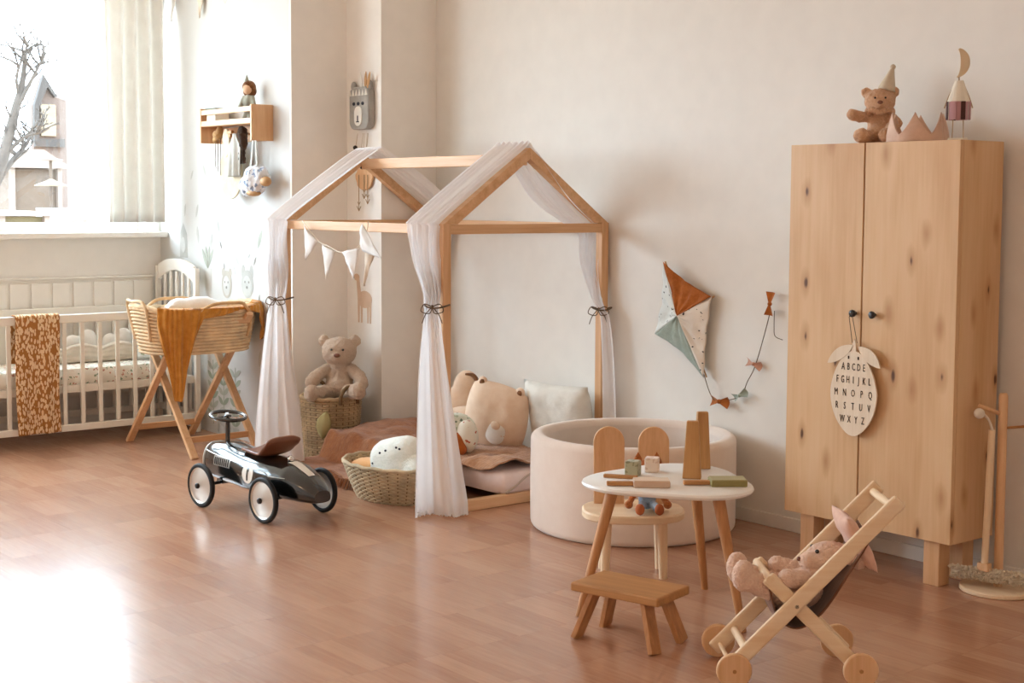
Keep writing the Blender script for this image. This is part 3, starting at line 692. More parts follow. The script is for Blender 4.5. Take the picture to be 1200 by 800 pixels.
@reg('leaf_print')
def _():
    t = NT('leaf_print'); tc = t.n.new('ShaderNodeTexCoord')
    def layer(rot, sc, off):
        mp = t.n.new('ShaderNodeMapping'); t.link(tc.outputs['Object'], mp.inputs[0]); mp.inputs['Rotation'].default_value = (rot, 0, 0); mp.inputs['Scale'].default_value = sc; mp.inputs['Location'].default_value = off
        vz = t.voro(mp.outputs[0], 74); return t.math('LESS_THAN', vz, 0.40)
    k = t.math('MAXIMUM', layer(0.6, (0.2, 1.0, 0.42), (0, 0, 0)), layer(-0.7, (0.2, 1.0, 0.42), (3, 5, 7)))
    t.base(t.mix(k, hexc('#A9713C'), hexc('#EBD0AA'))); t.bump(t.noise(t.coords(), 120, 3), 0.4, 0.006); return t.set(0.95, 0, 0.1, 0.2)
def throw_fn(u, v):
    y = lerp(2.985, 3.245, u) + 0.012 * math.sin(v * 7) * (v - 0.3)
    fold = 0.014 * math.sin(u * 11 + 0.5) * sm(0.35, 0.9, v) + 0.02 * math.exp(-((u - 0.55) / 0.09) ** 2) * sm(0.36, 0.7, v) * -1
    ln = v * 1.0 - 0.28
    if ln < -0.02: return (KX1 - 0.046 - 0.03 * abs(ln) , y - 0.05 * abs(ln) * 1.2, 0.778 + ln)
    if ln < 0.06:
        a = (ln + 0.02) / 0.08 * PI; return (KX1 - 0.013 - 0.031 * math.cos(a), y, 0.768 + 0.012 * math.sin(a))
    return (KX1 + 0.02 + max(-0.012, fold), y, 0.768 - (ln - 0.06) * 1.03)
o = MB().grid(50, 70, throw_fn).build('crib_throw', 'leaf_print', smooth=True, fix=False, solid=0.006)
tag(o, 'ochre blanket printed with pale leaves hanging over the crib rail', 'blanket')

# ------------------------------------------------------------------ moses basket on its stand
SX, SY = -7.72, 3.86
st = thing('basket_stand', 'folding wooden stand with crossed legs under the moses basket', 'stand', (SX, SY, 0))
for s in (-1, 1):
    y = s * 0.2
    for k_, (xf, xt) in enumerate(((-0.43, 0.33), (0.37, -0.36))):
        yy = y + (0.014 if k_ else -0.014)
        MB().bar((xf, yy, 0.0), (xt, yy, 0.80), 0.024, 0.042, (0, 1, 0)).build('leg', 'stand_z', st, bevel=0.003)
    MB().cyl((-0.035, y - 0.03, 0.41), (-0.035, y + 0.03, 0.41), 0.007).build('pivot_bolt', 'black_metal', st)
for (x, z) in ((-0.34, 0.095), (0.28, 0.095), (-0.32, 0.76), (0.30, 0.76)):
    MB().bar((x, -0.2, z), (x, 0.2, z), 0.018, 0.035).build('crossbar', 'stand_y', st, bevel=0.003)
BXc, BYc, BZ0, BZ1 = -7.64, 3.825, 0.575, 0.815
plain('palm', '#EACFA8', 0.85, (140, 0.7, 0.004), 0.22); plain('palm_dark', '#D2AA7C', 0.85, (140, 0.7, 0.004), 0.25)
mo = thing('moses_basket', 'oval woven palm moses basket with braided handles', 'basket', (BXc, BYc, BZ0))
def rim_pt(a, t, up=0.0):
    sc = lerp(0.84, 1.0, t); rise = 0.03 * (math.cos(a) ** 2 if False else math.sin(a) ** 4)
    return Vector((0.245 * sc * math.copysign(abs(math.cos(a)) ** 0.8, math.cos(a)), 0.36 * sc * math.copysign(abs(math.sin(a)) ** 0.8, math.sin(a)), lerp(0, BZ1 - BZ0, t) + rise * t + up))
wv = MB(); rows = 13
for i in range(rows):
    t_ = (i + 0.5) / rows; pts = []
    for j in range(150):
        a = 2 * PI * j / 150; p = rim_pt(a, t_); nrm = Vector((p.x / 0.06, p.y / 0.13, 0)).normalized()
        pts.append(p + nrm * (0.0035 * math.sin(j * 2 * PI / 3 + i)))
    wv.tube(pts, 0.0112, 6, True, flat=0.85)
tag(wv.build('woven_wall', 'palm', mo, smooth=True), kind='stuff')
MB().grid(60, 8, lambda u, v: rim_pt(2 * PI * u, v) * 0.965 + Vector((0, 0, 0.003))).build('lining', 'palm_dark', mo, smooth=True, fix=False)
MB().lathe([(0, 0.006), (1, 0.006)], 60, sx=0.245 * 0.82, sy=0.36 * 0.82).build('bottom', 'palm', mo)
MB().tube([rim_pt(2 * PI * j / 96, 1, 0.004) + Vector((0, 0, 0.003 * math.sin(j * 1.6))) for j in range(96)], 0.0135, 8, True).build('rim', 'palm', mo, smooth=True)
for a0, a1 in ((-0.35, 0.75), (PI - 0.6, PI + 0.6)):
    c0, c1 = rim_pt(a0, 0.35), rim_pt(a1, 0.35); mid = rim_pt((a0 + a1) / 2, 1.0, 0.0)
    o0 = Vector((math.copysign(0.018, math.cos(a0)), 0, 0))
    pts = catmull([c0 + o0, rim_pt(a0, 0.75) + o0, mid + o0 * 1.5 + V(0, (c0.y - mid.y) * 0.6, 0.035), mid + o0 * 1.8 + V(0, 0, 0.05), mid + o0 * 1.5 + V(0, (c1.y - mid.y) * 0.6, 0.035), rim_pt(a1, 0.75) + o0, c1 + o0], 6)
    MB().tube(pts, 0.0095, 7).build('handle', 'palm_dark', mo, smooth=True)
a0, a1 = -PI * 0.62, -PI * 0.38
pts = catmull([rim_pt(a0, 0.3) + V(0, -0.016, 0), rim_pt(a0, 1) + V(0, -0.018, 0.02), rim_pt(-PI / 2, 1) + V(0, -0.02, 0.03), rim_pt(a1, 1) + V(0, -0.018, 0.02), rim_pt(a1, 0.3) + V(0, -0.016, 0)], 6)
MB().tube(pts, 0.0095, 7).build('handle', 'palm', mo, smooth=True)
o = pillow('baby_pillow', 0.34, 0.28, 0.14, 'white_cotton', None, 0.02, 2); o.location = (BXc - 0.03, BYc + 0.0, 0.80); o.rotation_euler = (R(72), 0, R(80))
tag(o, 'plump white pillow inside the moses basket', 'pillow')
fabric('ochre_muslin', '#C98A3C', '#B87729', 260, 0.6, 0.3, 0.95, 30)
def ochre_fn(u, v):
    a = lerp(-PI * 0.29, PI * 0.40, u)
    hang = 0.06 + 0.47 * sm(-0.04, 0.10, u) * (1 - sm(0.2, 0.36, u)) + 0.17 * sm(0.80, 0.92, u) - 0.045 * math.exp(-((u - 0.6) / 0.16) ** 2)
    s_ = v * (0.10 + hang) - 0.10
    base = rim_pt(a, 1.0, 0.022); nrm = Vector((base.x / 0.06, base.y / 0.13, 0)).normalized()
    pl = 0.012 * math.sin(u * 46 + 0.8 * math.sin(v * 5) + 4 * nz((u * 5, v * 1.5, 3))) * sm(0.0, 0.25, abs(s_)) + 0.005 * math.sin(u * 117 + v * 6 + 4 * nz((u * 7, v * 2, 9)))
    if s_ < 0: return Vector((BXc, BYc, BZ0)) + base - nrm * (0.02 + 0.05 * sm(0, 0.1, -s_)) + V(0, 0, -0.6 * -s_ + 0.004) + nrm * pl * 0.3
    gather = Vector((-base.y * 0, 0, 0))
    q = base + nrm * (0.026 + 0.012 * sm(0, 0.06, s_) + pl) + V(0, 0, -s_ * 0.97)
    if u < 0.42:                                   # the long tail gathers to a point
        ctr = rim_pt(lerp(-PI * 0.29, PI * 0.40, 0.19), 1.0); k_ = sm(0.05, 0.5, s_) * 0.5
        q = Vector((lerp(q.x, ctr.x + nrm.x * 0.04, k_), lerp(q.y, ctr.y + nrm.y * 0.04, k_), q.z))
    return Vector((BXc, BYc, BZ0)) + q
o = MB().grid(150, 60, ochre_fn).build('muslin_blanket', 'ochre_muslin', smooth=True, fix=False, solid=0.004)
tag(o, 'ochre muslin blanket slung over the moses basket rim with a long tail', 'blanket')

# ------------------------------------------------------------------ ride-on car
CA = R(187.2)
car = thing('ride_on_car', 'black vintage ride-on toy racing car with number one and brown seat', 'toy car', (-5.956, 3.315, 0), CA)
plain('car_black', '#121312', 0.18, None, 0.05, spec=0.6, coat=0.8); plain('car_grey', '#B9B6B0', 0.3, None, 0.05, metal=0.6)
plain('tyre', '#161514', 0.6, None, 0.05); plain('wheel_silver', '#CFC8BE', 0.32, None, 0.03, metal=0.75); plain('car_white', '#EDE8DE', 0.4, None, 0.02)
plain('seat_brown', '#7A4A30', 0.45, (40, 0.1, 0.003), 0.08, coat=0.2); plain('chrome', '#D8D8D8', 0.12, None, 0.02, metal=1.0)
def car_sec(x):
    ks = [(-0.455, 0.045, 0.10, 0.155), (-0.43, 0.062, 0.095, 0.18), (-0.37, 0.084, 0.093, 0.216), (-0.28, 0.104, 0.093, 0.25), (-0.20, 0.114, 0.10, 0.262), (-0.10, 0.12, 0.10, 0.268), (0.0, 0.118, 0.10, 0.272), (0.10, 0.108, 0.105, 0.282), (0.22, 0.098, 0.11, 0.296), (0.30, 0.09, 0.115, 0.292), (0.345, 0.08, 0.125, 0.28)]
    for A, B in zip(ks, ks[1:]):
        if x <= B[0] + 1e-9:
            t_ = (x - A[0]) / (B[0] - A[0]); return [lerp(A[i], B[i], t_) for i in (1, 2, 3)]
    return ks[-1][1:]
def car_pt(x, a):
    wd_, zb, zt = car_sec(x); c_, s_ = math.cos(a), math.sin(a)
    y = wd_ * math.copysign(abs(c_) ** 0.75, c_); zc = lerp(zb, zt, 0.42)
    z = zc + (zt - zc) * abs(s_) ** 0.85 if s_ >= 0 else zc - (zc - zb) * abs(s_) ** 0.55
    return Vector((x, y, z))
bd = MB(); NX = 44
bd.grid(NX, 40, lambda u, v: car_pt(lerp(-0.455, 0.345, u), 2 * PI * v))
for xe, ds in ((-0.455, 1), (0.345, -1)): bd.f.append([bd.pt(car_pt(xe, 2 * PI * j / 40)) for j in range(40)])
body = bd.build('body', 'car_black', car, smooth=True, auto=45)
MB().tube([car_pt(0.347, 2 * PI * j / 40) for j in range(40)], 0.007, 6, True).build('nose_ring', 'car_grey', body, smooth=True)
def on_side(x, z, off=0.0015, side=1):
    best = min((car_pt(x, a_ * PI / 600) for a_ in range(-300, 301)), key=lambda p: abs(p.z - z))
    return Vector((x, side * (best.y + off), z))
for side in (1, -1):
    dm = MB(); ring = []
    cx_, cz_ = -0.055, 0.195
    g_ = lambda u, v: on_side(cx_ + 0.042 * u * math.cos(2 * PI * v), cz_ + 0.047 * u * math.sin(2 * PI * v), 0.0015, side)
    dm.grid(6, 32, g_); dsk = dm.build('number_disc', 'car_white', car, smooth=True, fix=False)
    md = MB(); md.grid(2, 12, lambda u, v: on_side(cx_ + (u - 0.5) * 0.012, cz_ + 0.033 * (v * 2 - 1), 0.003, side))
    sgn = -1 if side > 0 else 1
    md.grid(4, 2, lambda u, v: on_side(cx_ + sgn * (-0.004 + 0.014 * u) * -1 * -1, cz_ + 0.033 - 0.018 * u - 0.008 * v, 0.003, side))
    md.build('number_one', 'car_black', dsk, fix=False)
    vp = MB(); vp.grid(12, 4, lambda u, v: on_side(lerp(0.10, 0.245, u), lerp(0.195, 0.24, v), 0.0015, side)); vpo = vp.build('vent_panel', 'car_grey', car, smooth=True, fix=False)
    for i in range(8):
        x = 0.115 + i * 0.0165
        MB().tube([on_side(x, z, 0.003, side) for z in (0.2, 0.21, 0.22, 0.234)], 0.0025, 5).build('vent_slot', 'car_black', vpo)
    ln = MB(); ln.tube([on_side(lerp(-0.3, 0.34, i / 20), lerp(0.205, 0.252, i / 20) if i > 3 else 0.2, 0.002, side) for i in range(21)], 0.0022, 5).build('pinstripe', 'car_grey', car)
MB().grid(8, 3, lambda u, v: car_pt(lerp(-0.24, -0.38, u), PI / 2 + (v - 0.5) * 0.28) + V(0, 0, 0.0025)).build('tail_stripe', 'car_white', car, smooth=True, fix=False)
sp_ = MB(); sp_.grid(14, 16, lambda u, v: V(lerp(0.06, -0.175, u ** 0.85), (v - 0.5) * 0.19 * (1 - 0.3 * (1 - u) ** 2), 0.279 + 0.012 * abs(2 * v - 1) ** 2 + 0.085 * max(0, (u - 0.62) / 0.38) ** 1.5 - 0.006 * math.sin(PI * u) + (-0.03 * sm(0.75, 1, u) * abs(2 * v - 1) ** 3)))
sp_.build('seat', 'seat_brown', car, smooth=True, fix=False, solid=0.012)
MB().lathe([(0.012, 0.27), (0.016, 0.275), (0.016, 0.288), (0.008, 0.296), (0, 0.297)], 14, (-0.225, 0, -0.012)).build('filler_cap', 'chrome', car, smooth=True)
c0 = V(0.265, 0, 0.285); c1 = V(0.262, 0, 0.405)
col_ = MB().cyl(c0, c1, 0.011); colo = col_.build('steering_column', 'car_black', car, smooth=True, auto=40)
sw = MB(); tl = Matrix.Rotation(R(-8), 3, 'Y')
sw.tube([c1 + tl @ V(0.083 * math.cos(2 * PI * j / 40), 0.083 * math.sin(2 * PI * j / 40), 0.01) for j in range(40)], 0.0095, 8, True)
swo = sw.build('steering_wheel', 'car_black', car, smooth=True)
for k_ in range(3):
    a = R(90 + 120 * k_); MB().bar(c1 + V(0, 0, 0.006), c1 + tl @ V(0.08 * math.cos(a), 0.08 * math.sin(a), 0.01), 0.016, 0.004).build('spoke', 'chrome', swo)
MB().ball(c1 + V(0, 0, 0.01), (0.018, 0.018, 0.008)).build('horn_cap', 'car_black', swo, smooth=True)
for x in (0.243, -0.243):
    MB().cyl((x, -0.17, 0.105), (x, 0.17, 0.105), 0.008).build('axle', 'black_metal', car)
    MB().box((x, 0, 0.115), (0.05, 0.13, 0.03)).build('axle_bracket', 'car_black', car, bevel=0.004)
def wheel(x, side):
    y = 0.168 * side; wr_ = 0.105
    tr = MB().lathe(arc(wr_ - 0.011, 0, 0.011, -PI / 2, PI / 2, 8) + [(wr_ - 0.020, 0.010), (wr_ - 0.020, -0.010), (wr_ - 0.011, -0.011)], 44, (x, y, wr_), 'y').build('wheel', 'tyre', car, smooth=True)
    MB().lathe([(0, side * 0.02), (0.03, side * 0.016), (wr_ - 0.026, side * 0.004), (wr_ - 0.019, side * 0.009), (wr_ - 0.017, side * 0.004), (wr_ - 0.018, -side * 0.006), (0, -side * 0.004)], 44, (x, y, wr_), 'y').build('wheel_disc', 'wheel_silver', tr, smooth=True, auto=40)
    MB().lathe([(0.014, side * 0.014), (0.013, side * 0.027), (0.007, side * 0.031), (0, side * 0.031)], 16, (x, y, wr_), 'y').build('hub_cap', 'black_metal', tr, smooth=True)
for x in (0.243, -0.243):
    for s in (1, -1): wheel(x, s)

# ------------------------------------------------------------------ baskets
plain('wicker', '#B49A78', 0.8, (90, 0.6, 0.004), 0.28); plain('wicker_dark', '#7E6446', 0.85, (90, 0.6, 0.004), 0.25); plain('seagrass', '#C8B494', 0.85, (90, 0.6, 0.004), 0.3)
def wicker(name, label, loc_, rz, rx, ry, h, taper, rows, stakes, mat, tr, group=None, flare=1.0):
    t = thing(name, label, 'basket', loc_, rz)
    def P(a, v, off=0.0):
        k_ = lerp(taper, 1.0, v ** flare); return Vector(((rx * k_ + off) * math.cos(a), (ry * k_ + off) * math.sin(a), h * v))
    wv_ = MB()
    for i in range(rows):
        v = (i + 0.5) / rows; m_ = stakes * 4
        wv_.tube([P(2 * PI * j / m_, v, 0.0055 * math.cos(PI * j / 2 + PI * i) if True else 0) for j in range(m_)], tr, 5, True)
    tag(wv_.build('weave', mat, t, smooth=True), kind='stuff')
    sk = MB()
    for j in range(stakes): sk.tube([P(2 * PI * (j + 0.0) / stakes, v / 5) for v in range(6)], 0.004, 5)
    tag(sk.build('stakes', 'wicker_dark', t, smooth=True), kind='stuff')
    MB().tube([P(2 * PI * j / 80, 1, 0.003 * math.sin(j * 1.3)) + V(0, 0, 0.003 * math.cos(j * 1.3)) for j in range(80)], tr * 1.7, 7, True).build('rim', mat, t, smooth=True)
    MB().lathe([(0, 0.004), (1, 0.004)], 40, sx=rx * taper, sy=ry * taper).build('bottom', 'wicker_dark', t)
    return t, P
tbk, P_ = wicker('tall_basket', 'tall round wicker basket with loop handles holding the big teddy bear', (-6.965, 4.325, 0), R(20), 0.165, 0.165, 0.345, 0.86, 26, 26, 'wicker', 0.0068)
for a in (R(-15), R(-205)):
    ax = V(-math.sin(a), math.cos(a), 0)
    c_ = P_(a, 1.0)
    MB().tube(catmull([c_ - ax * 0.06 + V(0, 0, -0.03), c_ - ax * 0.055 + V(0, 0, 0.02), c_ - ax * 0.03 + V(0, 0, 0.055), c_ + V(0, 0, 0.066), c_ + ax * 0.03 + V(0, 0, 0.055), c_ + ax * 0.055 + V(0, 0, 0.02), c_ + ax * 0.06 + V(0, 0, -0.03)], 5), 0.011, 7).build('handle', 'wicker_dark', tbk, smooth=True)
plain('felt_leaf', '#A89A6A', 0.9, (80, 0.3, 0.003), 0.15)
lf = MB(); lf.grid(8, 16, lambda u, v: V((u - 0.5) * 0.085 * math.sin(PI * min(1, v * 1.02)) ** 0.7, -0.172 - 0.014 * math.sin(PI * v) - 0.012 * (1 - abs(2 * u - 1)), 0.25 - 0.15 * v))
lfo = lf.build('leaf_tag', 'felt_leaf', tbk, smooth=True, solid=0.006, fix=False); lfo.rotation_euler = (0, R(10), R(16)); lfo.location = (0, 0, 0.035)
tag(lfo, 'khaki felt leaf hanging on the front')
obk, P2 = wicker('oval_basket', 'low oval grey wicker basket holding soft cushions on the floor', (-5.80, 3.985, 0), R(8), 0.315, 0.225, 0.175, 0.72, 19, 34, 'seagrass', 0.0058, flare=0.8)
plush('sage_muslin', '#F2F3EC', '#E2E6DC', 60, 0.5)
o = soft('whale_cushion', [((0.0, 0, 0.0), (0.17, 0.11, 0.11)), ((-0.06, 0, 0.045), (0.11, 0.10, 0.10)), ((0.04, 0.0, 0.085), (0.10, 0.09, 0.085)), ((0.0, 0, 0.06), (0.13, 0.10, 0.1)), ((0.13, 0, 0.0), (0.1, 0.1, 0.09))], 'sage_muslin', None, 0.010, 16, 0.004, 0.03)
o.location = (-5.77, 3.975, 0.145); o.rotation_euler = (0, 0, R(15)); tag(o, 'pale sage whale-shaped muslin cushion in the low oval basket', 'cushion')
plain('ink', '#3A3A44', 0.9)
dg_ = bpy.context.evaluated_depsgraph_get(); ev_ = o.evaluated_get(dg_)
for (px_, pz_) in ((-0.10, 0.03), (-0.055, 0.085), (-0.02, 0.10), (0.04, 0.12), (0.06, 0.115)):
    hit, lc_, nr_, _i = ev_.ray_cast(Vector((px_, -1, pz_)), Vector((0, 1, 0)))
    if hit: MB().ball(lc_, (0.008, 0.004, 0.006), 8, 5).build('printed_eye', 'ink', o)
fabric('peach_cloth', '#E8B47E', '#DDA46A', 200, 0.4)
o = soft('peach_cushion', [((0, 0, 0), (0.085, 0.09, 0.05)), ((0.05, 0.02, 0.0), (0.06, 0.07, 0.05))], 'peach_cloth', None, 0.01, 6)
o.location = (-6.0, 3.93, 0.125); tag(o, 'small peach orange cushion beside the whale cushion in the oval basket', 'cushion')

# ------------------------------------------------------------------ plush builders
def limb(a, b, r0, r1, n=5):
    a, b = Vector(a), Vector(b)
    return [(a.lerp(b, i / (n - 1)), lerp(r0, r1, i / (n - 1))) for i in range(n)]
plush('fur_beige', '#DCC4AE', '#C6A98F', 160); plush('fur_brown', '#E2B896', '#CB9A74', 110); plush('fur_pink', '#F6D6C0', '#E6BCA4', 130)
plain('nose_brown', '#7B4A36', 0.5); plain('bead_black', '#171412', 0.25, None, 0.02, coat=0.4)
def bear(name, label, loc_, rz, S, fur, pose, fz=0.03):
    t = thing(name, label, 'teddy bear', loc_, rz)
    B = [((0, 0.02, 0.30), (0.205, 0.175, 0.26)), ((0, -0.03, 0.2), (0.215, 0.19, 0.19)), ((0, -0.02, 0.73), (0.265, 0.225, 0.22)), ((0, -0.18, 0.665), (0.125, 0.10, 0.095)), ((0, 0, 0.52), (0.15, 0.13, 0.1))]
    for s in (-1, 1): B.append(((s * 0.235, 0.02, 0.885), (0.088, 0.055, 0.092)))
    for (a, m_, b) in pose['arms']: B += limb(a, m_, 0.085, 0.10) + limb(m_, b, 0.10, 0.10)
    for (a, b, fr_) in pose['legs']: B += limb(a, b, 0.115, 0.11); B.append((Vector(b) + Vector((0, -0.02, 0.025)), fr_))
    B = [(Vector(c_) * S, (Vector(r_) if hasattr(r_, '__len__') else Vector((r_, r_, r_))) * S) for c_, r_ in B]
    bo_ = soft('body', B, fur, t, 0.015 * S if S > 0.3 else 0.0045, 5, fz * S, 0.016)
    MB().ball(V(0, -0.275, 0.695) * S, V(0.048, 0.026, 0.032) * S, 12, 8).build('nose', 'nose_brown', t, smooth=True)
    for s in (-1, 1): MB().ball(V(s * 0.085, -0.232, 0.775) * S, 0.018 * S, 10, 7).build('eye', 'bead_black', t, smooth=True)
    return t
bear('teddy_bear', 'large beige teddy bear sitting in the tall wicker basket', (-6.935, 4.362, 0.325), R(50), 0.375, 'fur_beige',
     {'arms': [((-0.19, -0.02, 0.46), (-0.33, -0.10, 0.36), (-0.40, -0.15, 0.28)), ((0.19, -0.02, 0.46), (0.31, -0.09, 0.36), (0.36, -0.2, 0.27))],
      'legs': [((-0.13, -0.12, 0.14), (-0.36, -0.42, 0.13), (0.11, 0.09, 0.13)), ((0.13, -0.12, 0.14), (0.34, -0.44, 0.17), (0.11, 0.09, 0.13))]})
tb2 = bear('party_bear', 'shaggy brown teddy bear in a party hat sitting on the cupboard', (-3.60, 4.785, CZ1), R(38), 0.232, 'fur_brown',
     {'arms': [((-0.19, -0.02, 0.46), (-0.33, -0.12, 0.46), (-0.45, -0.2, 0.5)), ((0.19, -0.02, 0.46), (0.28, -0.13, 0.35), (0.2, -0.24, 0.28))],
      'legs': [((-0.13, -0.08, 0.13), (-0.3, -0.32, 0.11), (0.13, 0.11, 0.13)), ((0.12, -0.1, 0.13), (0.10, -0.38, 0.11), (0.13, 0.11, 0.13))]}, 0.036)
fabric('hat_felt', '#D9CBB4', '#C9B89E', 200, 0.3)
ht = MB().lathe([(0.036, 0), (0.030, 0.02), (0.007, 0.09), (0, 0.092)], 20).build('party_hat', 'hat_felt', tb2, smooth=True); ht.location = (0.024, 0.0, 0.212); ht.rotation_euler = (R(-4), R(14), 0)
MB().ball((0, 0, 0.095), 0.011, 10, 7).build('pompom', 'hat_felt', ht, smooth=True)
bw = MB()
for j in range(26):
    a = 2 * PI * j / 26; bw.ball((0.048 * math.cos(a), 0.043 * math.sin(a) - 0.008, 0.128 + 0.006 * math.sin(5 * a)), 0.0125, 7, 5)
bw.build('ruffle_collar', 'fur_brown', tb2, smooth=True)

# ------------------------------------------------------------------ things on the cupboard
fabric('crown_satin', '#DDBBA4', '#CCA58D', 300, 0.2, 0.4, 0.6)
def crown_fn(u, v):
    a = 2 * PI * u; k_ = abs(((u * 6) % 1) * 2 - 1); h = 0.028 + 0.085 * k_ ** 1.3
    r = 0.115 - 0.012 * v * k_
    return (r * math.cos(a), r * math.sin(a), h * v)
cw_ = thing('fabric_tiara', 'soft pinkish fabric crown with pointed peaks on top of the cupboard', 'crown', (-3.405, 4.765, CZ1))
MB().grid(120, 10, crown_fn).build('peaked_band', 'crown_satin', cw_, smooth=True, fix=False, solid=0.006)
md_ = thing('moon_figure', 'crescent moon headed wooden figure in striped skirt standing on the cupboard', 'figurine', (-3.172, 4.685, CZ1), R(35))
plain('moon_wood', '#D8C2A0', 0.5); plain('stripe_cream', '#E9E1D0', 0.8); plain('stripe_mauve', '#B98E92', 0.8); plain('stripe_dark', '#4A2C28', 0.8); plain('wire', '#A99070', 0.4, None, 0.05, metal=0.5)
MB().box((0, 0, 0.004), (0.07, 0.05, 0.008)).build('base', 'stripe_cream', md_, bevel=0.002)
for s in (-1, 1): MB().cyl((s * 0.02, 0, 0.006), (s * 0.018, 0, 0.085), 0.002, n=8).build('leg', 'wire', md_)
N_ = 16
for i in range(N_):
    a = 2 * PI * i / N_
    MB().grid(2, 4, lambda u, v: V((0.012 + 0.026 * (1 - v) + 0.003) * math.cos(a + (u - 0.5) * 2 * PI / N_), (0.012 + 0.02 * (1 - v)) * math.sin(a + (u - 0.5) * 2 * PI / N_), lerp(0.14, 0.218, v) + 0.002 * u)).build('bodice_pleat', 'stripe_cream', md_, fix=False, solid=0.002)
    MB().grid(2, 3, lambda u, v: V((0.04 + 0.004 * (i % 2)) * math.cos(a + (u - 0.5) * 2 * PI / N_), (0.032 + 0.004 * (i % 2)) * math.sin(a + (u - 0.5) * 2 * PI / N_), lerp(0.075, 0.142, v))).build('skirt_panel', 'stripe_dark' if i % 4 == 1 else 'stripe_mauve', md_, fix=False, solid=0.002)
for s in (-1, 1): MB().tube([(s * 0.014, 0, 0.212), (s * 0.036, -0.004, 0.16), (s * 0.05, -0.006, 0.118)], 0.0025, 6).build('arm', 'wire', md_)
MB().cyl((0, 0, 0.215), (-0.002, 0, 0.235), 0.003).build('neck', 'wire', md_)
cr_ = [(0.05 * math.sin(lerp(0.08, PI * 0.92, i / 20)) - 0.013, -0.055 * math.cos(lerp(0.08, PI * 0.92, i / 20))) for i in range(21)] + [(0.016 * math.sin(lerp(PI * 0.92, 0.08, i / 20)) - 0.013, -0.053 * math.cos(lerp(PI * 0.92, 0.08, i / 20))) for i in range(1, 20)]
MB().prism(cr_, 0.012, lambda x, z, h: (x, h, z + 0.285)).build('crescent_moon', 'moon_wood', md_, bevel=0.002)

# alphabet lemon hanging on the knob
wood('birch_z', '#EAD9C2', '#DEC9AD', 2, 0.6)
lm = thing('alphabet_lemon', 'pale wooden lemon plaque with the alphabet hanging from the cupboard knob', 'wall decoration', (-3.5565, CYF - 0.026, 0.0))
lem = [(0.112 * math.copysign(abs(math.sin(a)) ** 0.92, math.sin(a)) * (1 - 0.16 * max(0, math.cos(a)) + 0.02 * min(0, math.cos(a))), 0.705 + 0.158 * math.cos(a) - 0.014 * max(0, -math.cos(a)) ** 12 + 0.006 * max(0, math.cos(a)) ** 10) for a in [2 * PI * i / 48 for i in range(48)]]
plq = MB().prism(lem, 0.007, lambda x, z, h: (x, h, z)).build('lemon_board', 'birch_z', lm)
def leaf_poly(p0, p1, wd_, n=12):
    p0, p1 = Vector(p0), Vector(p1); d = p1 - p0; nr = Vector((-d.y, d.x)).normalized()
    up = [p0 + d * (i / n) + nr * wd_ * math.sin(PI * i / n) ** 0.8 for i in range(n + 1)]
    dn = [p0 + d * (i / n) - nr * wd_ * 0.75 * math.sin(PI * i / n) ** 0.8 for i in range(n - 1, 0, -1)]
    return [(p.x, p.y) for p in up + dn]
for pl_ in (leaf_poly((-0.004, 0.892), (-0.128, 0.812), -0.026), leaf_poly((0.02, 0.888), (0.125, 0.812), 0.028)):
    MB().prism(pl_, 0.006, lambda x, z, h: (x, h - 0.002, z)).build('leaf', 'birch_z', lm)
MB().prism([(-0.012, 0.86), (0.012, 0.845), (0.006, 0.9), (0.0, 0.915), (-0.008, 0.9)], 0.006, lambda x, z, h: (x, h, z)).build('stem', 'birch_z', lm)
for s in (-1, 1):
    MB().tube([(s * 0.012, 0, 0.90), (s * 0.008 - 0.02, -0.002, 1.0), (-0.018, -0.004, 1.02)], 0.0015, 5).build('cord', 'twine', lm)
plain('cut_dark', '#3B2A1E', 0.9)
for i, row in enumerate(('ABCDE', 'FGHIJKL', 'MNOPQ', 'RSTUV', 'WXYZ')):
    z = 0.805 - i * 0.052; n = len(row); span = (0.1, 0.155, 0.165, 0.155, 0.1)[i]
    for j, ch in enumerate(row):
        x = (j - (n - 1) / 2) * span / (n - 1)
        mt_ = Matrix.Translation((x, -0.0045, z)) @ Matrix.Rotation(PI / 2, 4, 'X') @ Matrix.Diagonal((0.72, 1.25, 1, 1))
        text_mesh(ch, 0.032, 0.001, 'letter', 'cut_dark', plq, mt_)
for x in (-0.025, 0.022): MB().box((x, -0.0045, 0.842), (0.006, 0.001, 0.012)).build('slot', 'cut_dark', plq)

# ------------------------------------------------------------------ bedding inside the house bed
fabric('futon', '#EFDCD6', '#E6CEC6', 260, 0.35, 0.2, 0.9, 9); fabric('futon_trim', '#C9B4A4', None, 200, 0.2)
mt_ = thing('floor_mattress', 'thin pinkish white floor mattress with piped edge on the bed base', 'mattress', (-6.012, 4.53, 0.052))
MB().lathe([(0, 0.0), (0.985, 0.0), (1.0, 0.012), (1.005, 0.045), (1.0, 0.08), (0.98, 0.096), (0.9, 0.102), (0, 0.104)], 72, (0.035, 0.03, 0), sx=0.64, sy=0.30, pw=16).build('mattress_body', 'futon', mt_, smooth=True, auto=60)
MB().tube(catmull([(0.682, -0.25, 0.01), (0.684, -0.2, 0.03), (0.682, -0.12, 0.075), (0.672, -0.02, 0.1), (0.666, 0.12, 0.103), (0.664, 0.3, 0.103)], 8), 0.006, 6).build('piping', 'futon_trim', mt_, smooth=True)
fabric('rust_muslin', '#A56B42', '#8A5431', 220, 0.7, 0.3, 0.95, 24); fabric('waffle_brown', '#B98A66', '#A37350', 180, 0.7, 0.3, 0.95, 30)
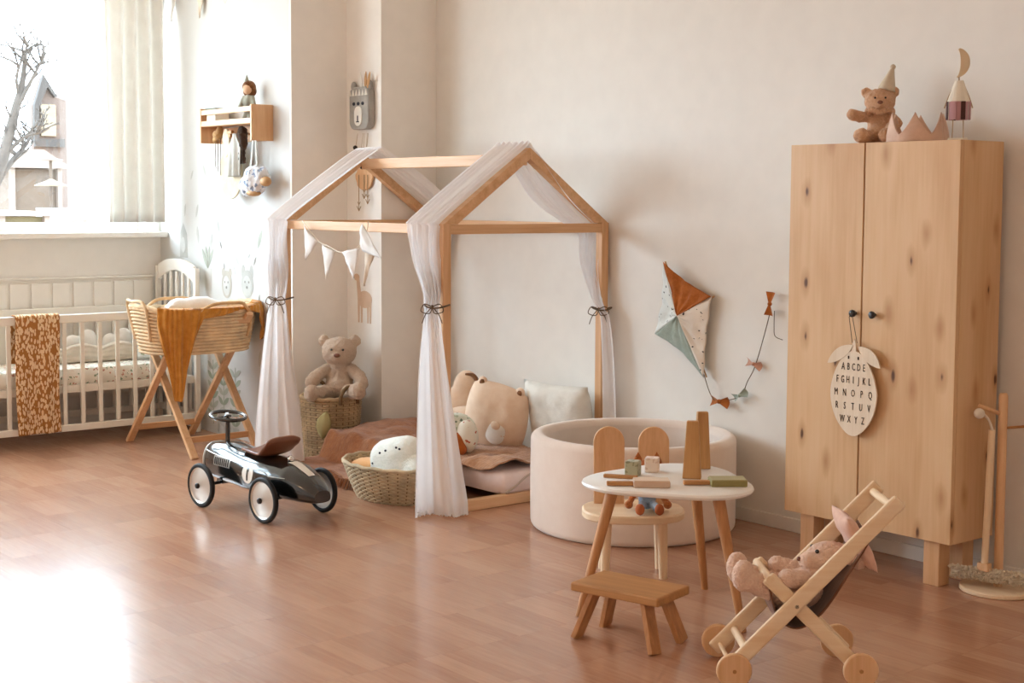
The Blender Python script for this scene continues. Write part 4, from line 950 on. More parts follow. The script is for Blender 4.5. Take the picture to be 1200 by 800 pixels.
def rust_fn(u, v):
    x = lerp(-6.78, -5.93, u); y = lerp(3.93, 4.78, v) + 0.05 * nz((u * 3, v * 2, 4)) * (1 - v)
    edge = sm(4.12, 4.21, y)
    z = 0.02 + 0.135 * edge
    z += 0.05 * math.exp(-(((x + 6.62) / 0.18) ** 2 + ((y - 4.55) / 0.24) ** 2))
    z += abs(nz((x * 5.5, y * 7, 2))) * 0.035 * (0.35 + edge * 0.65) + 0.006 * math.sin(x * 26 + y * 17 + 3 * nz((x * 3, y * 3, 8))) + 0.02
    return (x + 0.02 * nz((u * 9, v * 9, 3)), y, max(0.008, z))
rb = MB().grid(80, 80, rust_fn).build('rust_blanket', 'rust_muslin', smooth=True, fix=False, solid=0.006)
tag(rb, 'rumpled rust brown muslin blanket spilling off the bed beside the wicker baskets', 'blanket')
fr_ = MB(); random.seed(11)
for i in range(150):
    u = random.random() * 0.8; p = Vector(rust_fn(u, 0)); d = Vector((random.uniform(-0.02, 0.02), -random.uniform(0.03, 0.065), 0))
    fr_.tube([p, p + d * 0.5 + V(0, 0, 0.006), Vector(((p + d).x, (p + d).y, 0.005))], 0.0024, 4)
tag(fr_.build('fringe', 'rust_muslin', rb, smooth=True), kind='stuff')
def waf_fn(u, v):
    x = lerp(-5.98, -5.40, u); y = lerp(4.24, 4.74, v) + 0.04 * nz((u * 4, 2, v))
    z = 0.172 + 0.012 * abs(nz((x * 7, y * 6, 6))) + 0.006 * math.sin(x * 38 + 12 * y + 2.5 * nz((x * 4, y * 4, 1))) * (0.4 + 0.6 * sm(0.3, 0.7, u)) + 0.03 * math.exp(-((v - 0.25) / 0.12) ** 2) * sm(0.4, 0.8, u)
    z += 0.006 - 0.02 * (1 - sm(0, 0.1, v))
    return (x + 0.03 * math.sin(v * 5), y, z + 0.0015 * math.sin(u * 160))
wf = MB().grid(90, 70, waf_fn).build('waffle_blanket', 'waffle_brown', smooth=True, fix=False, solid=0.006)
tag(wf, 'brown ribbed waffle blanket folded on the mattress under the hedgehog cushion', 'blanket')

fabric('linen_beige', '#EBD3BB', '#E2C4A8', 300, 0.3); fabric('linen_dark', '#8A6244', None, 300, 0.3); fabric('linen_grey', '#E2DED4', '#D6D1C6', 300, 0.35)
def place(o, loc_, rot): o.location = loc_; o.rotation_euler = tuple(R(a) for a in rot); return o
o = place(pillow('square_pillow', 0.46, 0.385, 0.13, 'linen_grey', None, 0.012, 4), (-5.535, 4.80, 0.345), (13, 0, 4))
tag(o, 'square light grey linen pillow leaning on the wall beside the ball pit', 'pillow')
bpil = thing('bear_pillow', 'beige bear face pillow with small ears and white muzzle', 'pillow', (-5.86, 4.64, 0.33)); bpil.rotation_euler = (R(12), R(14), R(32))
pb = MB(); f_ = pillow_fn(0.37, 0.40, 0.16, 2.6, 0.012, 9, 0.36); pb.grid(20, 20, f_(1)); pb.grid(20, 20, f_(-1)); pb.build('cushion', 'linen_beige', bpil, smooth=True, fix=False)
for s in (-1, 1):
    e_ = MB().ball((s * 0.105, 0.0, 0.165), (0.028, 0.016, 0.034), 12, 8).build('ear', 'linen_beige', bpil, smooth=True)
    MB().ball((s * 0.105, -0.01, 0.168), (0.016, 0.01, 0.02), 10, 7).build('inner_ear', 'linen_dark', e_, smooth=True)
mz = MB().ball((0.03, -0.07, -0.05), (0.06, 0.016, 0.07), 18, 12).build('muzzle', 'white_cotton', bpil, smooth=True)
MB().ball((0.03, -0.084, -0.008), (0.026, 0.01, 0.024), 12, 8).build('nose', 'linen_beige', mz, smooth=True)
o = soft('bunny_cushion', [((0, 0, 0), (0.13, 0.08, 0.14)), ((0.02, 0, 0.13), (0.075, 0.06, 0.09)), ((0.1, 0.02, -0.03), (0.08, 0.06, 0.1))], 'linen_beige', None, 0.012, 8)
o.location = (-6.28, 4.74, 0.31); o.rotation_euler = (0, 0, R(40)); tag(o, 'rounded tan plush cushion leaning on the wall behind the bear pillow', 'cushion')
MB().tube(catmull([(0.02, -0.035, 0.2), (0.07, -0.03, 0.19), (0.1, -0.03, 0.12), (0.105, -0.035, 0.06)], 5), [0.006 + 0.006 * math.sin(PI * i / 15) for i in range(16)], 7).build('ear', 'linen_dark', o, smooth=True)
o = place(pillow('round_pillow', 0.30, 0.22, 0.13, 'linen_beige', None, 0.012, 6, 2.4, 18, 0.4), (-6.09, 4.66, 0.265), (22, 0, 38))
tag(o, 'plump plain beige pillow between the drape and the bear pillow', 'pillow')
hg = thing('hedgehog_cushion', 'round hedgehog cushion in green floral print with orange face', 'cushion', (-5.83, 4.36, 0.178), R(50))
printed('hedge_print', '#DCE0D2', '#6F8574', 40, 0.38, mark2='#A9B7A0', keep=0.35); fabric('orange_cloth', '#B8642A', '#A45420', 220, 0.4); printed('dot_cream', '#EAE3D4', '#B5614A', 34, 0.2, keep=0.55)
soft('shell', [((0, 0.02, 0.10), (0.105, 0.085, 0.10)), ((-0.03, 0.0, 0.11), (0.08, 0.08, 0.09))], 'hedge_print', hg, 0.008, 6)
soft('belly', [((0.055, -0.05, 0.09), (0.06, 0.05, 0.085))], 'dot_cream', hg, 0.008, 5)
soft('face', [((0.0, -0.075, 0.055), (0.055, 0.035, 0.06)), ((0.02, -0.09, 0.03), (0.04, 0.03, 0.035))], 'orange_cloth', hg, 0.007, 5)
soft('paw', [((-0.07, -0.06, 0.05), (0.035, 0.03, 0.055))], 'white_cotton', hg, 0.007, 4)

# bunting on the near rail
fabric('flag_white', '#F6F3EF', '#EDE9E4', 300, 0.25, 0.2, 0.9, 12, 1.0, 0.25); fabric('flag_cream', '#E8DCCB', '#DDCFBB', 300, 0.25)
bt = thing('white_bunting', 'white pennant bunting looped along the near bed rail', 'bunting', (-6.1, 3.9, 1.3)); bo_ = Vector(bt.location)
def flag(parent, pa, pb, tip, mat, seed, bulge=0.018):
    pa, pb, tip = (Vector(p) for p in (pa, pb, tip))
    def fn(u, v):
        p = pa.lerp(pb, u).lerp(tip, v); p.y += -bulge * math.sin(PI * u) * (1 - v) + 0.01 * nz((u * 3, v * 3, seed)); return p
    return MB().grid(8, 12, fn).build('flag', mat, parent, smooth=True, fix=False, solid=0.002)
flag(bt, V(-6.51, 3.885, 1.32) - bo_, V(-6.36, 3.88, 1.24) - bo_, V(-6.47, 3.87, 1.14) - bo_, 'flag_white', 1)
flag(bt, V(-6.315, 3.875, 1.225) - bo_, V(-6.185, 3.87, 1.195) - bo_, V(-6.25, 3.855, 1.05) - bo_, 'flag_white', 2)
flag(bt, V(-6.125, 3.87, 1.19) - bo_, V(-5.965, 3.87, 1.215) - bo_, V(-6.0, 3.855, 1.065) - bo_, 'flag_white', 3)
flag(bt, V(-5.95, 3.875, 1.335) - bo_, V(-5.94, 3.872, 1.20) - bo_, V(-5.76, 3.86, 1.17) - bo_, 'flag_white', 4)
flag(bt, V(-5.945, 3.89, 1.23) - bo_, V(-5.86, 3.89, 1.2) - bo_, V(-5.95, 3.885, 1.03) - bo_, 'flag_cream', 5)
MB().tube(catmull([V(-6.53, 3.885, 1.34) - bo_, V(-6.36, 3.878, 1.24) - bo_, V(-6.25, 3.874, 1.215) - bo_, V(-6.15, 3.872, 1.19) - bo_, V(-6.04, 3.872, 1.2) - bo_, V(-5.94, 3.878, 1.25) - bo_, V(-5.91, 3.885, 1.345) - bo_], 6), 0.0025, 5).build('string', 'flag_cream', bt, smooth=True)

# ------------------------------------------------------------------ kite on the long wall
kt = thing('fabric_kite', 'patchwork fabric kite with bowed tail hung on the long wall', 'kite', (-4.78, YW - 0.02, 0.92)); kto = Vector(kt.location)
fabric('kite_orange', '#B5692E', '#9C551F', 260, 0.7, 0.2, 0.95, 26); fabric('kite_sage', '#A9B3A6', '#97A294', 260, 0.7, 0.2, 0.95, 26)
printed('kite_dots', '#EFE5D8', '#2E2A28', 42, 0.2, keep=0.55, bump=0.5); printed('kite_dots_cool', '#DFE2DC', '#2E2A28', 42, 0.2, keep=0.55, bump=0.5)
KP = {'t': (-4.895, 4.875, 1.165), 'r': (-4.60, 4.90, 1.015), 'b': (-4.645, 4.905, 0.635), 'l': (-4.975, 4.91, 0.815), 'm': (-4.785, 4.865, 0.915)}
KP = {k_: Vector(v) - kto for k_, v in KP.items()}
def kpanel(a, b, c_, mat, seed):
    def fn(u, v):
        p = KP[a].lerp(KP[b], u).lerp(KP[c_], v); e = math.sin(PI * u) * (1 - v) * v * 4
        if v > 0.999: return p
        sag = Vector((0, 0.012 * math.sin(PI * u) * (1 - v), 0)); inward = (KP['m'] - p) * 0.10 * math.sin(PI * u) * (1 - v) ** 2
        return p + sag + inward + Vector((0, 0.008 * nz((u * 6 + seed, v * 3, seed)) + 0.003 * math.sin(u * 22 + seed), 0))
    MB().grid(18, 14, fn).build('panel', mat, kt, smooth=True, fix=False, solid=0.003)
kpanel('t', 'r', 'm', 'kite_orange', 1); kpanel('r', 'b', 'm', 'kite_dots', 2); kpanel('b', 'l', 'm', 'kite_sage', 3); kpanel('l', 't', 'm', 'kite_dots_cool', 4)
for a, b in (('t', 'b'), ('l', 'r')): MB().tube([KP[a] + V(0, 0.018, 0), KP[b] + V(0, 0.018, 0)], 0.004, 6).build('spar', 'rim_z', kt)
tail = [V(-4.645, 4.905, 0.65), V(-4.60, 4.905, 0.56), V(-4.555, 4.91, 0.535), V(-4.43, 4.915, 0.57), V(-4.39, 4.918, 0.64), V(-4.345, 4.92, 0.72), V(-4.29, 4.92, 0.88), V(-4.262, 4.92, 0.975)]
MB().tube(catmull([p - kto for p in tail], 6), 0.0022, 5).build('tail_string', 'twine', kt, smooth=True)
MB().tube(catmull([V(-4.24, 4.92, 0.97) - kto, V(-4.232, 4.91, 0.9) - kto, V(-4.225, 4.91, 0.86) - kto, V(-4.19, 4.92, 0.845) - kto], 6), 0.0018, 5).build('loose_string', 'twine', kt, smooth=True)
def bow(c_, dir_, mat, s=1.0):
    c_ = Vector(c_) - kto; d = Vector(dir_).normalized(); mb = MB()
    for sg in (-1, 1):
        mb.grid(8, 8, lambda u, v: c_ + d * sg * 0.055 * s * u + Vector((0, -0.012 + 0.016 * math.sin(PI * v) * u, 0)) + Vector((-d.z, 0, d.x)) * (v - 0.5) * 0.045 * s * (0.25 + u) )
    mb.ball(c_ + V(0, -0.01, 0), 0.011 * s, 8, 6)
    mb.build('bow', mat, kt, smooth=True, fix=False)
bow((-4.545, 4.91, 0.535), (1, 0, -0.02), 'kite_orange'); bow((-4.425, 4.915, 0.575), (0.8, 0, 0.35), 'kite_sage', 0.8); fabric('kite_pink', '#C99A82', '#B98570', 260, 0.5)
bow((-4.35, 4.92, 0.725), (1, 0, -0.2), 'kite_pink', 0.8); bow((-4.255, 4.915, 1.0), (0.1, 0, 1), 'kite_orange', 0.95)

# ------------------------------------------------------------------ table, chair, stool
tbl = thing('play_table', 'white rounded triangular children table on tapered wooden legs', 'table', (-3.583, 3.627, 0)); plain('table_white', '#F1EFEA', 0.35, None, 0.015, coat=0.1)
def tr_(a): return 0.288 + 0.034 * math.cos(3 * (a - R(2)))
tp = MB(); prof = [(0.0, 0.452), (0.955, 0.452), (0.985, 0.456), (1.0, 0.464), (0.99, 0.471), (0.97, 0.474), (0, 0.474)]
rings = [[tp.pt((tr_(2 * PI * j / 72) * k_ * math.cos(2 * PI * j / 72), tr_(2 * PI * j / 72) * k_ * math.sin(2 * PI * j / 72), z)) for j in range(72)] for k_, z in prof[1:-1]]
for A, B in zip(rings, rings[1:]):
    for j in range(72): tp.f.append([A[j], A[(j + 1) % 72], B[(j + 1) % 72], B[j]])
tp.f.append(rings[0][::-1]); tp.f.append(rings[-1]); tp.build('table_top', 'table_white', tbl, smooth=True, auto=35)
for a in (R(244), R(112), R(2)):
    d = V(math.cos(a), math.sin(a), 0)
    MB().tube([d * 0.215 + V(0, 0, 0.452), d * 0.335], [0.022, 0.013], 16).build('leg', 'oak_z', tbl, smooth=True, auto=40)
FC = R(52.5)    # chair turned to the table
ch = thing('ear_chair', 'small wooden chair with two rounded ear-shaped backrests behind the table', 'chair', (-4.025, 3.865, 0), R(51))
# local x = to the right in the photo, local -y = towards the table
MB().lathe([(0, 0.232), (0.955, 0.232), (1, 0.238), (1, 0.258), (0.97, 0.264), (0, 0.264)], 48, sx=0.198, sy=0.165, pw=2.6).build('seat', 'beech_x', ch, smooth=True, auto=35)
for cx_ in (-0.088, 0.088):
    n = 16; hw = 0.061; z1 = 0.563
    poly = [(cx_ - hw * 0.98, 0.262), (cx_ + hw * 0.98, 0.262)] + [(cx_ + hw * math.cos(PI * i / n), z1 - hw + hw * math.sin(PI * i / n)) for i in range(n + 1)]
    MB().prism(poly, 0.018, lambda x, z, h: (x, 0.085 + h + (z - 0.26) * 0.12, z)).build('backrest', 'pine_z', ch, bevel=0.003)
for sx in (-0.11, 0.115):
    for sy in (-0.05, 0.10): MB().tube([(sx * 0.95, sy * 0.9, 0.234), (sx, sy, 0.0)], [0.0215, 0.0165], 14).build('leg', 'beech_z', ch, smooth=True, auto=40)
SA = math.atan2(0.083, 0.324)
stl = thing('step_stool', 'low wooden stool with splayed flat legs in front of the play table', 'stool', (-3.425, 3.278, 0), SA)
MB().box((0, 0, 0.173), (0.338, 0.205, 0.03)).build('seat', 'oak_x', stl, bevel=0.006)
for sx in (-1, 1):
    for sy in (-1, 1): MB().bar((sx * 0.098, sy * 0.055, 0.159), (sx * 0.152, sy * 0.088, 0.0), 0.018, 0.055, (1, 0, 0.3) if False else (0, 1, 0)).build('leg', 'oak_z', stl, bevel=0.002)

# fox doll on the chair
fx = thing('fox_doll', 'small fox doll in blue knitted clothes sitting on the ear chair', 'doll', (-3.955, 3.875, 0.264), R(51))
plush('fox_fur', '#C97A42', '#AA5E2E', 120); fabric('knit_blue', '#A9BACB', '#7F96B0', 90, 0.6); plain('boot_rust', '#B8683C', 0.8)
soft('torso', [((0, 0.02, 0.05), (0.036, 0.03, 0.05)), ((0, 0.03, 0.09), (0.03, 0.026, 0.035))], 'knit_blue', fx, 0.006, 4)
hd = soft('head', [((0, 0.03, 0.15), (0.05, 0.04, 0.042)), ((0, -0.005, 0.142), (0.02, 0.022, 0.016))], 'fox_fur', fx, 0.006, 4)
for s in (-1, 1):
    MB().lathe([(0.022, 0), (0.014, 0.022), (0.0, 0.045)], 10, (s * 0.036, 0.03, 0.178), sy=0.5).build('ear', 'fox_fur', hd, smooth=True)
    MB().ball((s * 0.018, -0.008, 0.157), 0.0035, 8, 6).build('eye', 'bead_black', hd)
    soft('leg', limb((s * 0.018, 0.0, 0.025), (s * 0.035, -0.075, 0.02), 0.018, 0.016), 'knit_blue', fx, 0.005, 3)
    soft('boot', [((s * 0.037, -0.085, 0.022), (0.019, 0.017, 0.023))], 'boot_rust', fx, 0.005, 3)
    soft('arm', limb((s * 0.034, 0.015, 0.085), (s * 0.072, -0.02, 0.035), 0.014, 0.012) + [((s * 0.074, -0.024, 0.028), 0.017)], 'fox_fur', fx, 0.005, 3)

# toys on the table
ZTt = 0.4742
wood('walnut_z', '#C79862', '#A87A48', 2, 0.55)
def tower(loc_, rz, b, tw, h, label):
    poly = [(-b, 0), (b, 0), (tw, h), (-tw, h)]; mb = MB()
    i = [mb.pt((x * q, y * q * 0.55, z)) for z, q in ((0, b), (h, tw)) for x, y in ((-1, -1), (1, -1), (1, 1), (-1, 1))]
    mb.f += [i[0:4][::-1], i[4:8]] + [[i[k_], i[(k_ + 1) % 4], i[4 + (k_ + 1) % 4], i[4 + k_]] for k_ in range(4)]
    o = mb.build('wooden_tower', 'walnut_z', bevel=0.003); o.location = loc_; o.rotation_euler = (0, 0, rz)
    return tag(o, label, 'wooden toy')
tower((-3.545, 3.69, ZTt), R(40), 0.033, 0.0205, 0.205, 'tapered wooden tower block standing beside the green paddle')
tower((-3.655, 3.855, ZTt), R(58), 0.03, 0.02, 0.21, 'tapered wooden tower block with worn edge near the table back')
printed('block_green', '#B0AC90', '#8C8A6C', 60, 0.4, keep=0.4); printed('block_pink', '#EEDACA', '#D8BCA8', 60, 0.4, keep=0.4); plain('edge_cream', '#E6DCCB', 0.7)
for (x, y, rz, m_, lb_) in ((-3.715, 3.565, 30, 'block_green', 'small green patterned toy cube on the white table'), (-3.72, 3.665, 38, 'block_pink', 'small pale pink patterned toy cube on the white table')):
    t = thing('toy_cube', lb_, 'toy block', (x, y, ZTt), R(rz), 'toy cubes on the table'); MB().box((0, 0, 0.0265), (0.049, 0.049, 0.053)).build('block', m_, t, bevel=0.004)
plain('paddle_green', '#AFA67A', 0.5, None, 0.05); plain('paddle_side', '#8F8450', 0.5); plain('paddle_pink', '#E3CDB6', 0.5, None, 0.04); plain('paddle_pink_side', '#CBAE97', 0.5)
def paddle(loc_, rz, m_, m2, lb_, L_, W_):
    t = thing('toy_paddle', lb_, 'wooden toy', loc_, rz)
    MB().box((0, 0, 0.0115), (L_, W_, 0.023)).build('blade', m2, t, bevel=0.004)
    MB().box((0, 0, 0.0238), (L_ - 0.006, W_ - 0.006, 0.0016)).build('face', m_, t)
    MB().box((-L_ / 2 - 0.045, 0, 0.009), (0.092, 0.022, 0.014)).build('handle', 'oak_x', t, bevel=0.003)
paddle((-3.385, 3.70, ZTt), R(53), 'paddle_green', 'paddle_side', 'green painted paddle block with wooden handle on the table edge', 0.125, 0.08)
paddle((-3.53, 3.475, ZTt), R(50), 'paddle_pink', 'paddle_pink_side', 'pale pink paddle block with wooden handle on the table', 0.125, 0.07)
t = thing('toy_stick', 'short flat wooden stick lying next to the green toy cube', 'wooden toy', (-3.70, 3.49, ZTt), R(35))
MB().box((0, 0, 0.006), (0.12, 0.02, 0.012)).build('stick', 'oak_x', t, bevel=0.002)

# ------------------------------------------------------------------ doll stroller
sr = thing('doll_stroller', 'wooden doll stroller with crossed sides and disc wheels', 'stroller', (-2.882, 3.433, 0), R(52))
# local x = towards the handle, local y = far side
for s in (-1, 1):
    y = s * 0.118
    MB().bar((-0.21, y, 0.035), (0.305, y, 0.562), 0.018, 0.05, (0, 1, 0) if False else (-1, 0, 1)).build('long_bar', 'beech_x', sr, bevel=0.008)
    MB().bar((-0.085, y - s * 0.019, 0.325), (0.205, y - s * 0.019, 0.035), 0.018, 0.045, (1, 0, 1)).build('short_bar', 'beech_x', sr, bevel=0.008)
    MB().cyl((0.0, y + s * 0.009, 0.24), (0.0, y - s * 0.03, 0.24), 0.006).build('pivot_bolt', 'black_metal', sr)
    for x in (-0.19, 0.19):
        wo = MB().lathe([(0.0, -0.009), (0.05, -0.009), (0.053, -0.006), (0.053, 0.006), (0.05, 0.009), (0, 0.009)], 32, (x, y + s * 0.032, 0.053), 'y').build('wheel', 'stand_z', sr, smooth=True, auto=40)
        MB().cyl((x, y + s * 0.04, 0.053), (x, y + s * 0.044, 0.053), 0.006).build('hub', 'oak_x', wo)
for (x, z, r, nm) in ((0.285, 0.542, 0.0125, 'handle_bar'), (-0.078, 0.318, 0.0125, 'front_bar'), (-0.145, 0.10, 0.0125, 'foot_bar'), (-0.19, 0.053, 0.007, 'axle'), (0.19, 0.053, 0.007, 'axle')):
    hw = 0.13 if nm == 'axle' else 0.112
    MB().cyl((x, -hw, z), (x, hw, z), r).build(nm, 'beech_y', sr, smooth=True, auto=40)
MB().box((0.14, 0, 0.098), (0.05, 0.2, 0.014)).build('cross_board', 'beech_y', sr, bevel=0.003)
fabric('sling_brown', '#7A5038', '#67412C', 260, 0.4); fabric('sling_pink', '#E2BBA6', '#D3A590', 260, 0.35)
SL = catmull([(0.235, 0, 0.455), (0.16, 0, 0.33), (0.085, 0, 0.215), (0.01, 0, 0.165), (-0.05, 0, 0.20), (-0.075, 0, 0.285)], 6)
MB().grid(len(SL) - 1, 10, lambda u, v: SL[int(round(u * (len(SL) - 1)))] + V(0, lerp(-0.098, 0.098, v), -0.012 * math.sin(PI * v))).build('sling_seat', 'sling_brown', sr, smooth=True, fix=False, solid=0.004)
dp = thing('doll_pillow', 'pink pillow with pointed corner at the stroller back', 'pillow', (-2.882 + 0.2 * math.cos(R(52)), 3.433 + 0.2 * math.sin(R(52)), 0.405), R(52))
pp = pillow('cushion', 0.2, 0.19, 0.05, 'sling_pink', dp, 0.005, 7); pp.rotation_euler = (0, R(0), R(90)); pp.rotation_euler = Euler((R(-30), 0, R(90)), 'XYZ'); pp.location = (0, 0, 0.015)
bn = thing('plush_rabbit', 'fluffy pink plush rabbit reclining in the doll stroller', 'plush toy', (-2.882, 3.433, 0), R(52))
B = [((0.045, 0, 0.265), (0.065, 0.06, 0.06), (0, R(-50), 0)), ((0.0, 0, 0.235), (0.06, 0.06, 0.05)), ((0.105, -0.01, 0.362), (0.062, 0.052, 0.048), (0, R(-20), 0)), ((0.06, -0.02, 0.355), (0.035, 0.034, 0.03))]
for s in (-1, 1):
    B += limb((0.07, s * 0.05, 0.30), (-0.02, s * 0.082, 0.315), 0.028, 0.03) + limb((-0.01, s * 0.04, 0.25), (-0.13, s * 0.05, 0.30), 0.036, 0.036)
    B += [((-0.15, s * 0.052, 0.315), (0.035, 0.032, 0.05))] + limb((0.14, s * 0.03, 0.385), (0.20, s * 0.055, 0.36), 0.02, 0.024, 4)
soft('body', B, 'fur_pink', bn, 0.0045, 5, 0.007, 0.009)
for s in (-1, 1): MB().ball((0.075, s * 0.034 - 0.015, 0.39), 0.0065, 10, 7).build('eye', 'bead_black', bn, smooth=True)
MB().ball((0.026, -0.02, 0.36), (0.007, 0.01, 0.007), 10, 7).build('nose', 'nose_brown', bn, smooth=True)

# ------------------------------------------------------------------ toy mop stand by the cupboard
ms_ = thing('mop_stand', 'wooden post on round base beside the cupboard', 'stand', (-3.015, 4.79, 0))
MB().lathe([(0, 0), (0.135, 0), (0.14, 0.004), (0.14, 0.014), (0.135, 0.018), (0, 0.018)], 48).build('base', 'beech_x', ms_, smooth=True, auto=35)
MB().tube([(0, 0, 0.018), (0, 0, 0.735), (0, 0, 0.745)], [0.017, 0.017, 0.013], 16).build('post', 'stand_z', ms_, smooth=True, auto=40)
MB().cyl((-0.055, -0.075, 0.70), (0.0, 0, 0.665), 0.008).build('peg', 'stand_z', ms_, smooth=True)
MB().cyl((0.0, 0, 0.615), (0.15, 0.06, 0.64), 0.005).build('side_peg', 'oak_z', ms_, smooth=True)
mp_ = thing('toy_mop', 'toy mop with pale wooden handle and fluffy beige head on the post', 'toy mop', (-3.03, 4.745, 0))
MB().tube([(-0.008, -0.012, 0.10), (0.0, 0, 0.61)], 0.013, 14).build('handle', 'beech_z', mp_, smooth=True, auto=40)
MB().tube(catmull([(0.0, 0, 0.60), (-0.012, -0.005, 0.645), (-0.028, -0.035, 0.675), (-0.005, -0.02, 0.655), (0.008, 0.0, 0.6)], 5), 0.0035, 6).build('hanging_loop', 'flag_cream', mp_, smooth=True)
MB().ball((-0.03, -0.04, 0.672), 0.02, 10, 8).build('cord_knot', 'flag_cream', mp_, smooth=True)
MB().box((-0.008, -0.012, 0.095), (0.045, 0.03, 0.03)).build('joint', 'stand_z', mp_, bevel=0.003)
fr = MB(); random.seed(21)
ax = V(0.66, 0.2, 0).normalized(); nb = V(-0.2, 0.66, 0).normalized()
for i in range(520):
    t_ = random.uniform(-0.12, 0.15); a = random.uniform(0, 2 * PI); r = 0.014
    p = V(-0.008, -0.012, 0.066) + ax * t_ + (nb * math.cos(a) + V(0, 0, 1) * math.sin(a)) * r
    q = p + (nb * math.cos(a) + V(0, 0, 0.7) * math.sin(a)) * random.uniform(0.012, 0.02) + ax * random.uniform(-0.012, 0.012)
    fr.tube([p, (p + q) / 2 + V(0, 0, random.uniform(-0.003, 0.003)), q], [0.004, 0.0045, 0.003], 4)
fr.tube([V(-0.008, -0.012, 0.066) - ax * 0.12, V(-0.008, -0.012, 0.066) + ax * 0.15], 0.017, 10)
plush('mop_yarn', '#F4E4CA', '#E6D0B0', 120); tag(fr.build('yarn_head', 'mop_yarn', mp_, smooth=True), kind='stuff')

# ------------------------------------------------------------------ wall shelf and what hangs from it
sh = thing('wall_shelf', 'small pine wall shelf with front slats and peg rail', 'shelf', (-7.69, YN, 1.885))
SW = 0.31
for s in (-1, 1): MB().box((s * SW, -0.071, 0), (0.018, 0.14, 0.205)).build('side_panel', 'pine_z', sh, bevel=0.002)
MB().box((0, -0.071, 0.002), (2 * SW - 0.018, 0.138, 0.014)).build('shelf_board', 'pine_x', sh, bevel=0.002)
MB().box((0, -0.132, 0.078), (2 * SW - 0.018, 0.014, 0.03)).build('front_slat', 'pine_x', sh, bevel=0.002)
MB().box((0, -0.132, 0.012), (2 * SW - 0.018, 0.014, 0.03)).build('front_slat', 'pine_x', sh, bevel=0.002)
MB().box((0, -0.008, -0.055), (2 * SW - 0.018, 0.014, 0.09)).build('peg_board', 'pine_x', sh, bevel=0.002)
pegs = [-0.2, -0.1, 0.0, 0.1, 0.2]
for x in pegs: MB().tube([(x, -0.015, -0.06), (x, -0.06, -0.052), (x, -0.062, -0.052)], [0.006, 0.006, 0.009], 10).build('peg', 'stand_z', sh, smooth=True)
def W(x, y, z): return Vector((-7.69 + x, YN + y, 1.885 + z))
plain('book_green', '#5E6B52', 0.6); plain('page_cream', '#EFE7D6', 0.8)
bk = thing('picture_book', 'picture book with dark green cover lying on the wall shelf', 'book', W(-0.22, -0.07, 0.0092))
MB().box((0, 0, 0.045), (0.11, 0.09, 0.085)).build('pages', 'page_cream', bk); MB().box((0, 0, 0.091), (0.13, 0.1, 0.006)).build('cover', 'book_green', bk)
dl = thing('shelf_doll', 'small brown-haired doll in grey clothes sitting on the wall shelf', 'doll', W(0.17, -0.075, 0.0092), R(30))
plush('doll_hair', '#8A5A34', '#6C4222', 90); fabric('doll_grey', '#AEB0A2', '#9A9C8E', 120, 0.4); plain('doll_skin', '#E0B896', 0.8)
soft('body', [((0, 0, 0.11), (0.034, 0.028, 0.05)), ((0, 0, 0.05), (0.03, 0.026, 0.05))] + limb((-0.03, -0.005, 0.14), (-0.055, -0.02, 0.075), 0.013, 0.012) + limb((0.03, -0.005, 0.14), (0.05, -0.02, 0.085), 0.013, 0.012) + limb((-0.014, -0.01, 0.04), (-0.018, -0.03, 0.012), 0.015, 0.012) + limb((0.014, -0.01, 0.04), (0.018, -0.03, 0.012), 0.015, 0.012), 'doll_grey', dl, 0.006, 3)
MB().ball((0, -0.006, 0.19), (0.032, 0.03, 0.034), 14, 10).build('head', 'doll_skin', dl, smooth=True)
soft('hair', [((0, 0.004, 0.2), (0.042, 0.036, 0.038)), ((0.0, 0.012, 0.175), (0.044, 0.03, 0.035))], 'doll_hair', dl, 0.006, 3)
MB().lathe([(0.016, 0), (0.0, 0.045)], 10, (-0.012, 0, 0.228)).build('pointed_cap', 'doll_grey', dl, smooth=True)
# hanging things
fabric('cream_canvas', '#DACDB2', '#CFC1A4', 260, 0.25); fabric('bib_grey', '#C9C8C0', '#B9B8B0', 260, 0.4)
bm_ = thing('rabbit_board', 'cream rabbit-shaped hanging board with long ear below the wall shelf', 'wall decoration', W(-0.05, -0.075, -0.06))
poly = [(0.135 * math.sin(a), -0.22 + 0.135 * math.cos(a) * 1.15) for a in [2 * PI * i / 40 for i in range(40)]]
MB().prism(poly, 0.012, lambda x, z, h: (x, h, z)).build('face', 'cream_canvas', bm_, bevel=0.003)
MB().prism([(-0.05 + 0.045 * math.sin(a), -0.045 + 0.085 * math.cos(a)) for a in [2 * PI * i / 28 for i in range(28)]], 0.012, lambda x, z, h: (x, h - 0.003, z)).build('ear', 'cream_canvas', bm_, bevel=0.003)
for i in range(5):
    for j in range(3): MB().box((-0.06 + i * 0.03, -0.0068, -0.19 - j * 0.045), (0.012, 0.001, 0.005)).build('printed_mark', 'bib_grey', bm_)
bi = MB(); bi.grid(16, 20, lambda u, v: V((u - 0.5) * lerp(0.04, 0.15, sm(0, 0.35, v)), -0.012 - 0.014 * math.sin(u * 14) * v - 0.01 * math.sin(PI * u), -v * 0.25))
o = bi.build('cloth_bib', 'bib_grey', smooth=True, fix=False, solid=0.005); o.location = W(0.045, -0.088, -0.055); tag(o, 'grey cloth bib hanging from a shelf peg', 'bib')
printed('cap_print', '#E4E6EA', '#8E9AB0', 30, 0.4, keep=0.4)
cp_ = thing('patterned_bonnet', 'blue and white patterned bonnet on grey straps below the shelf', 'bonnet', W(0.245, -0.075, -0.06))
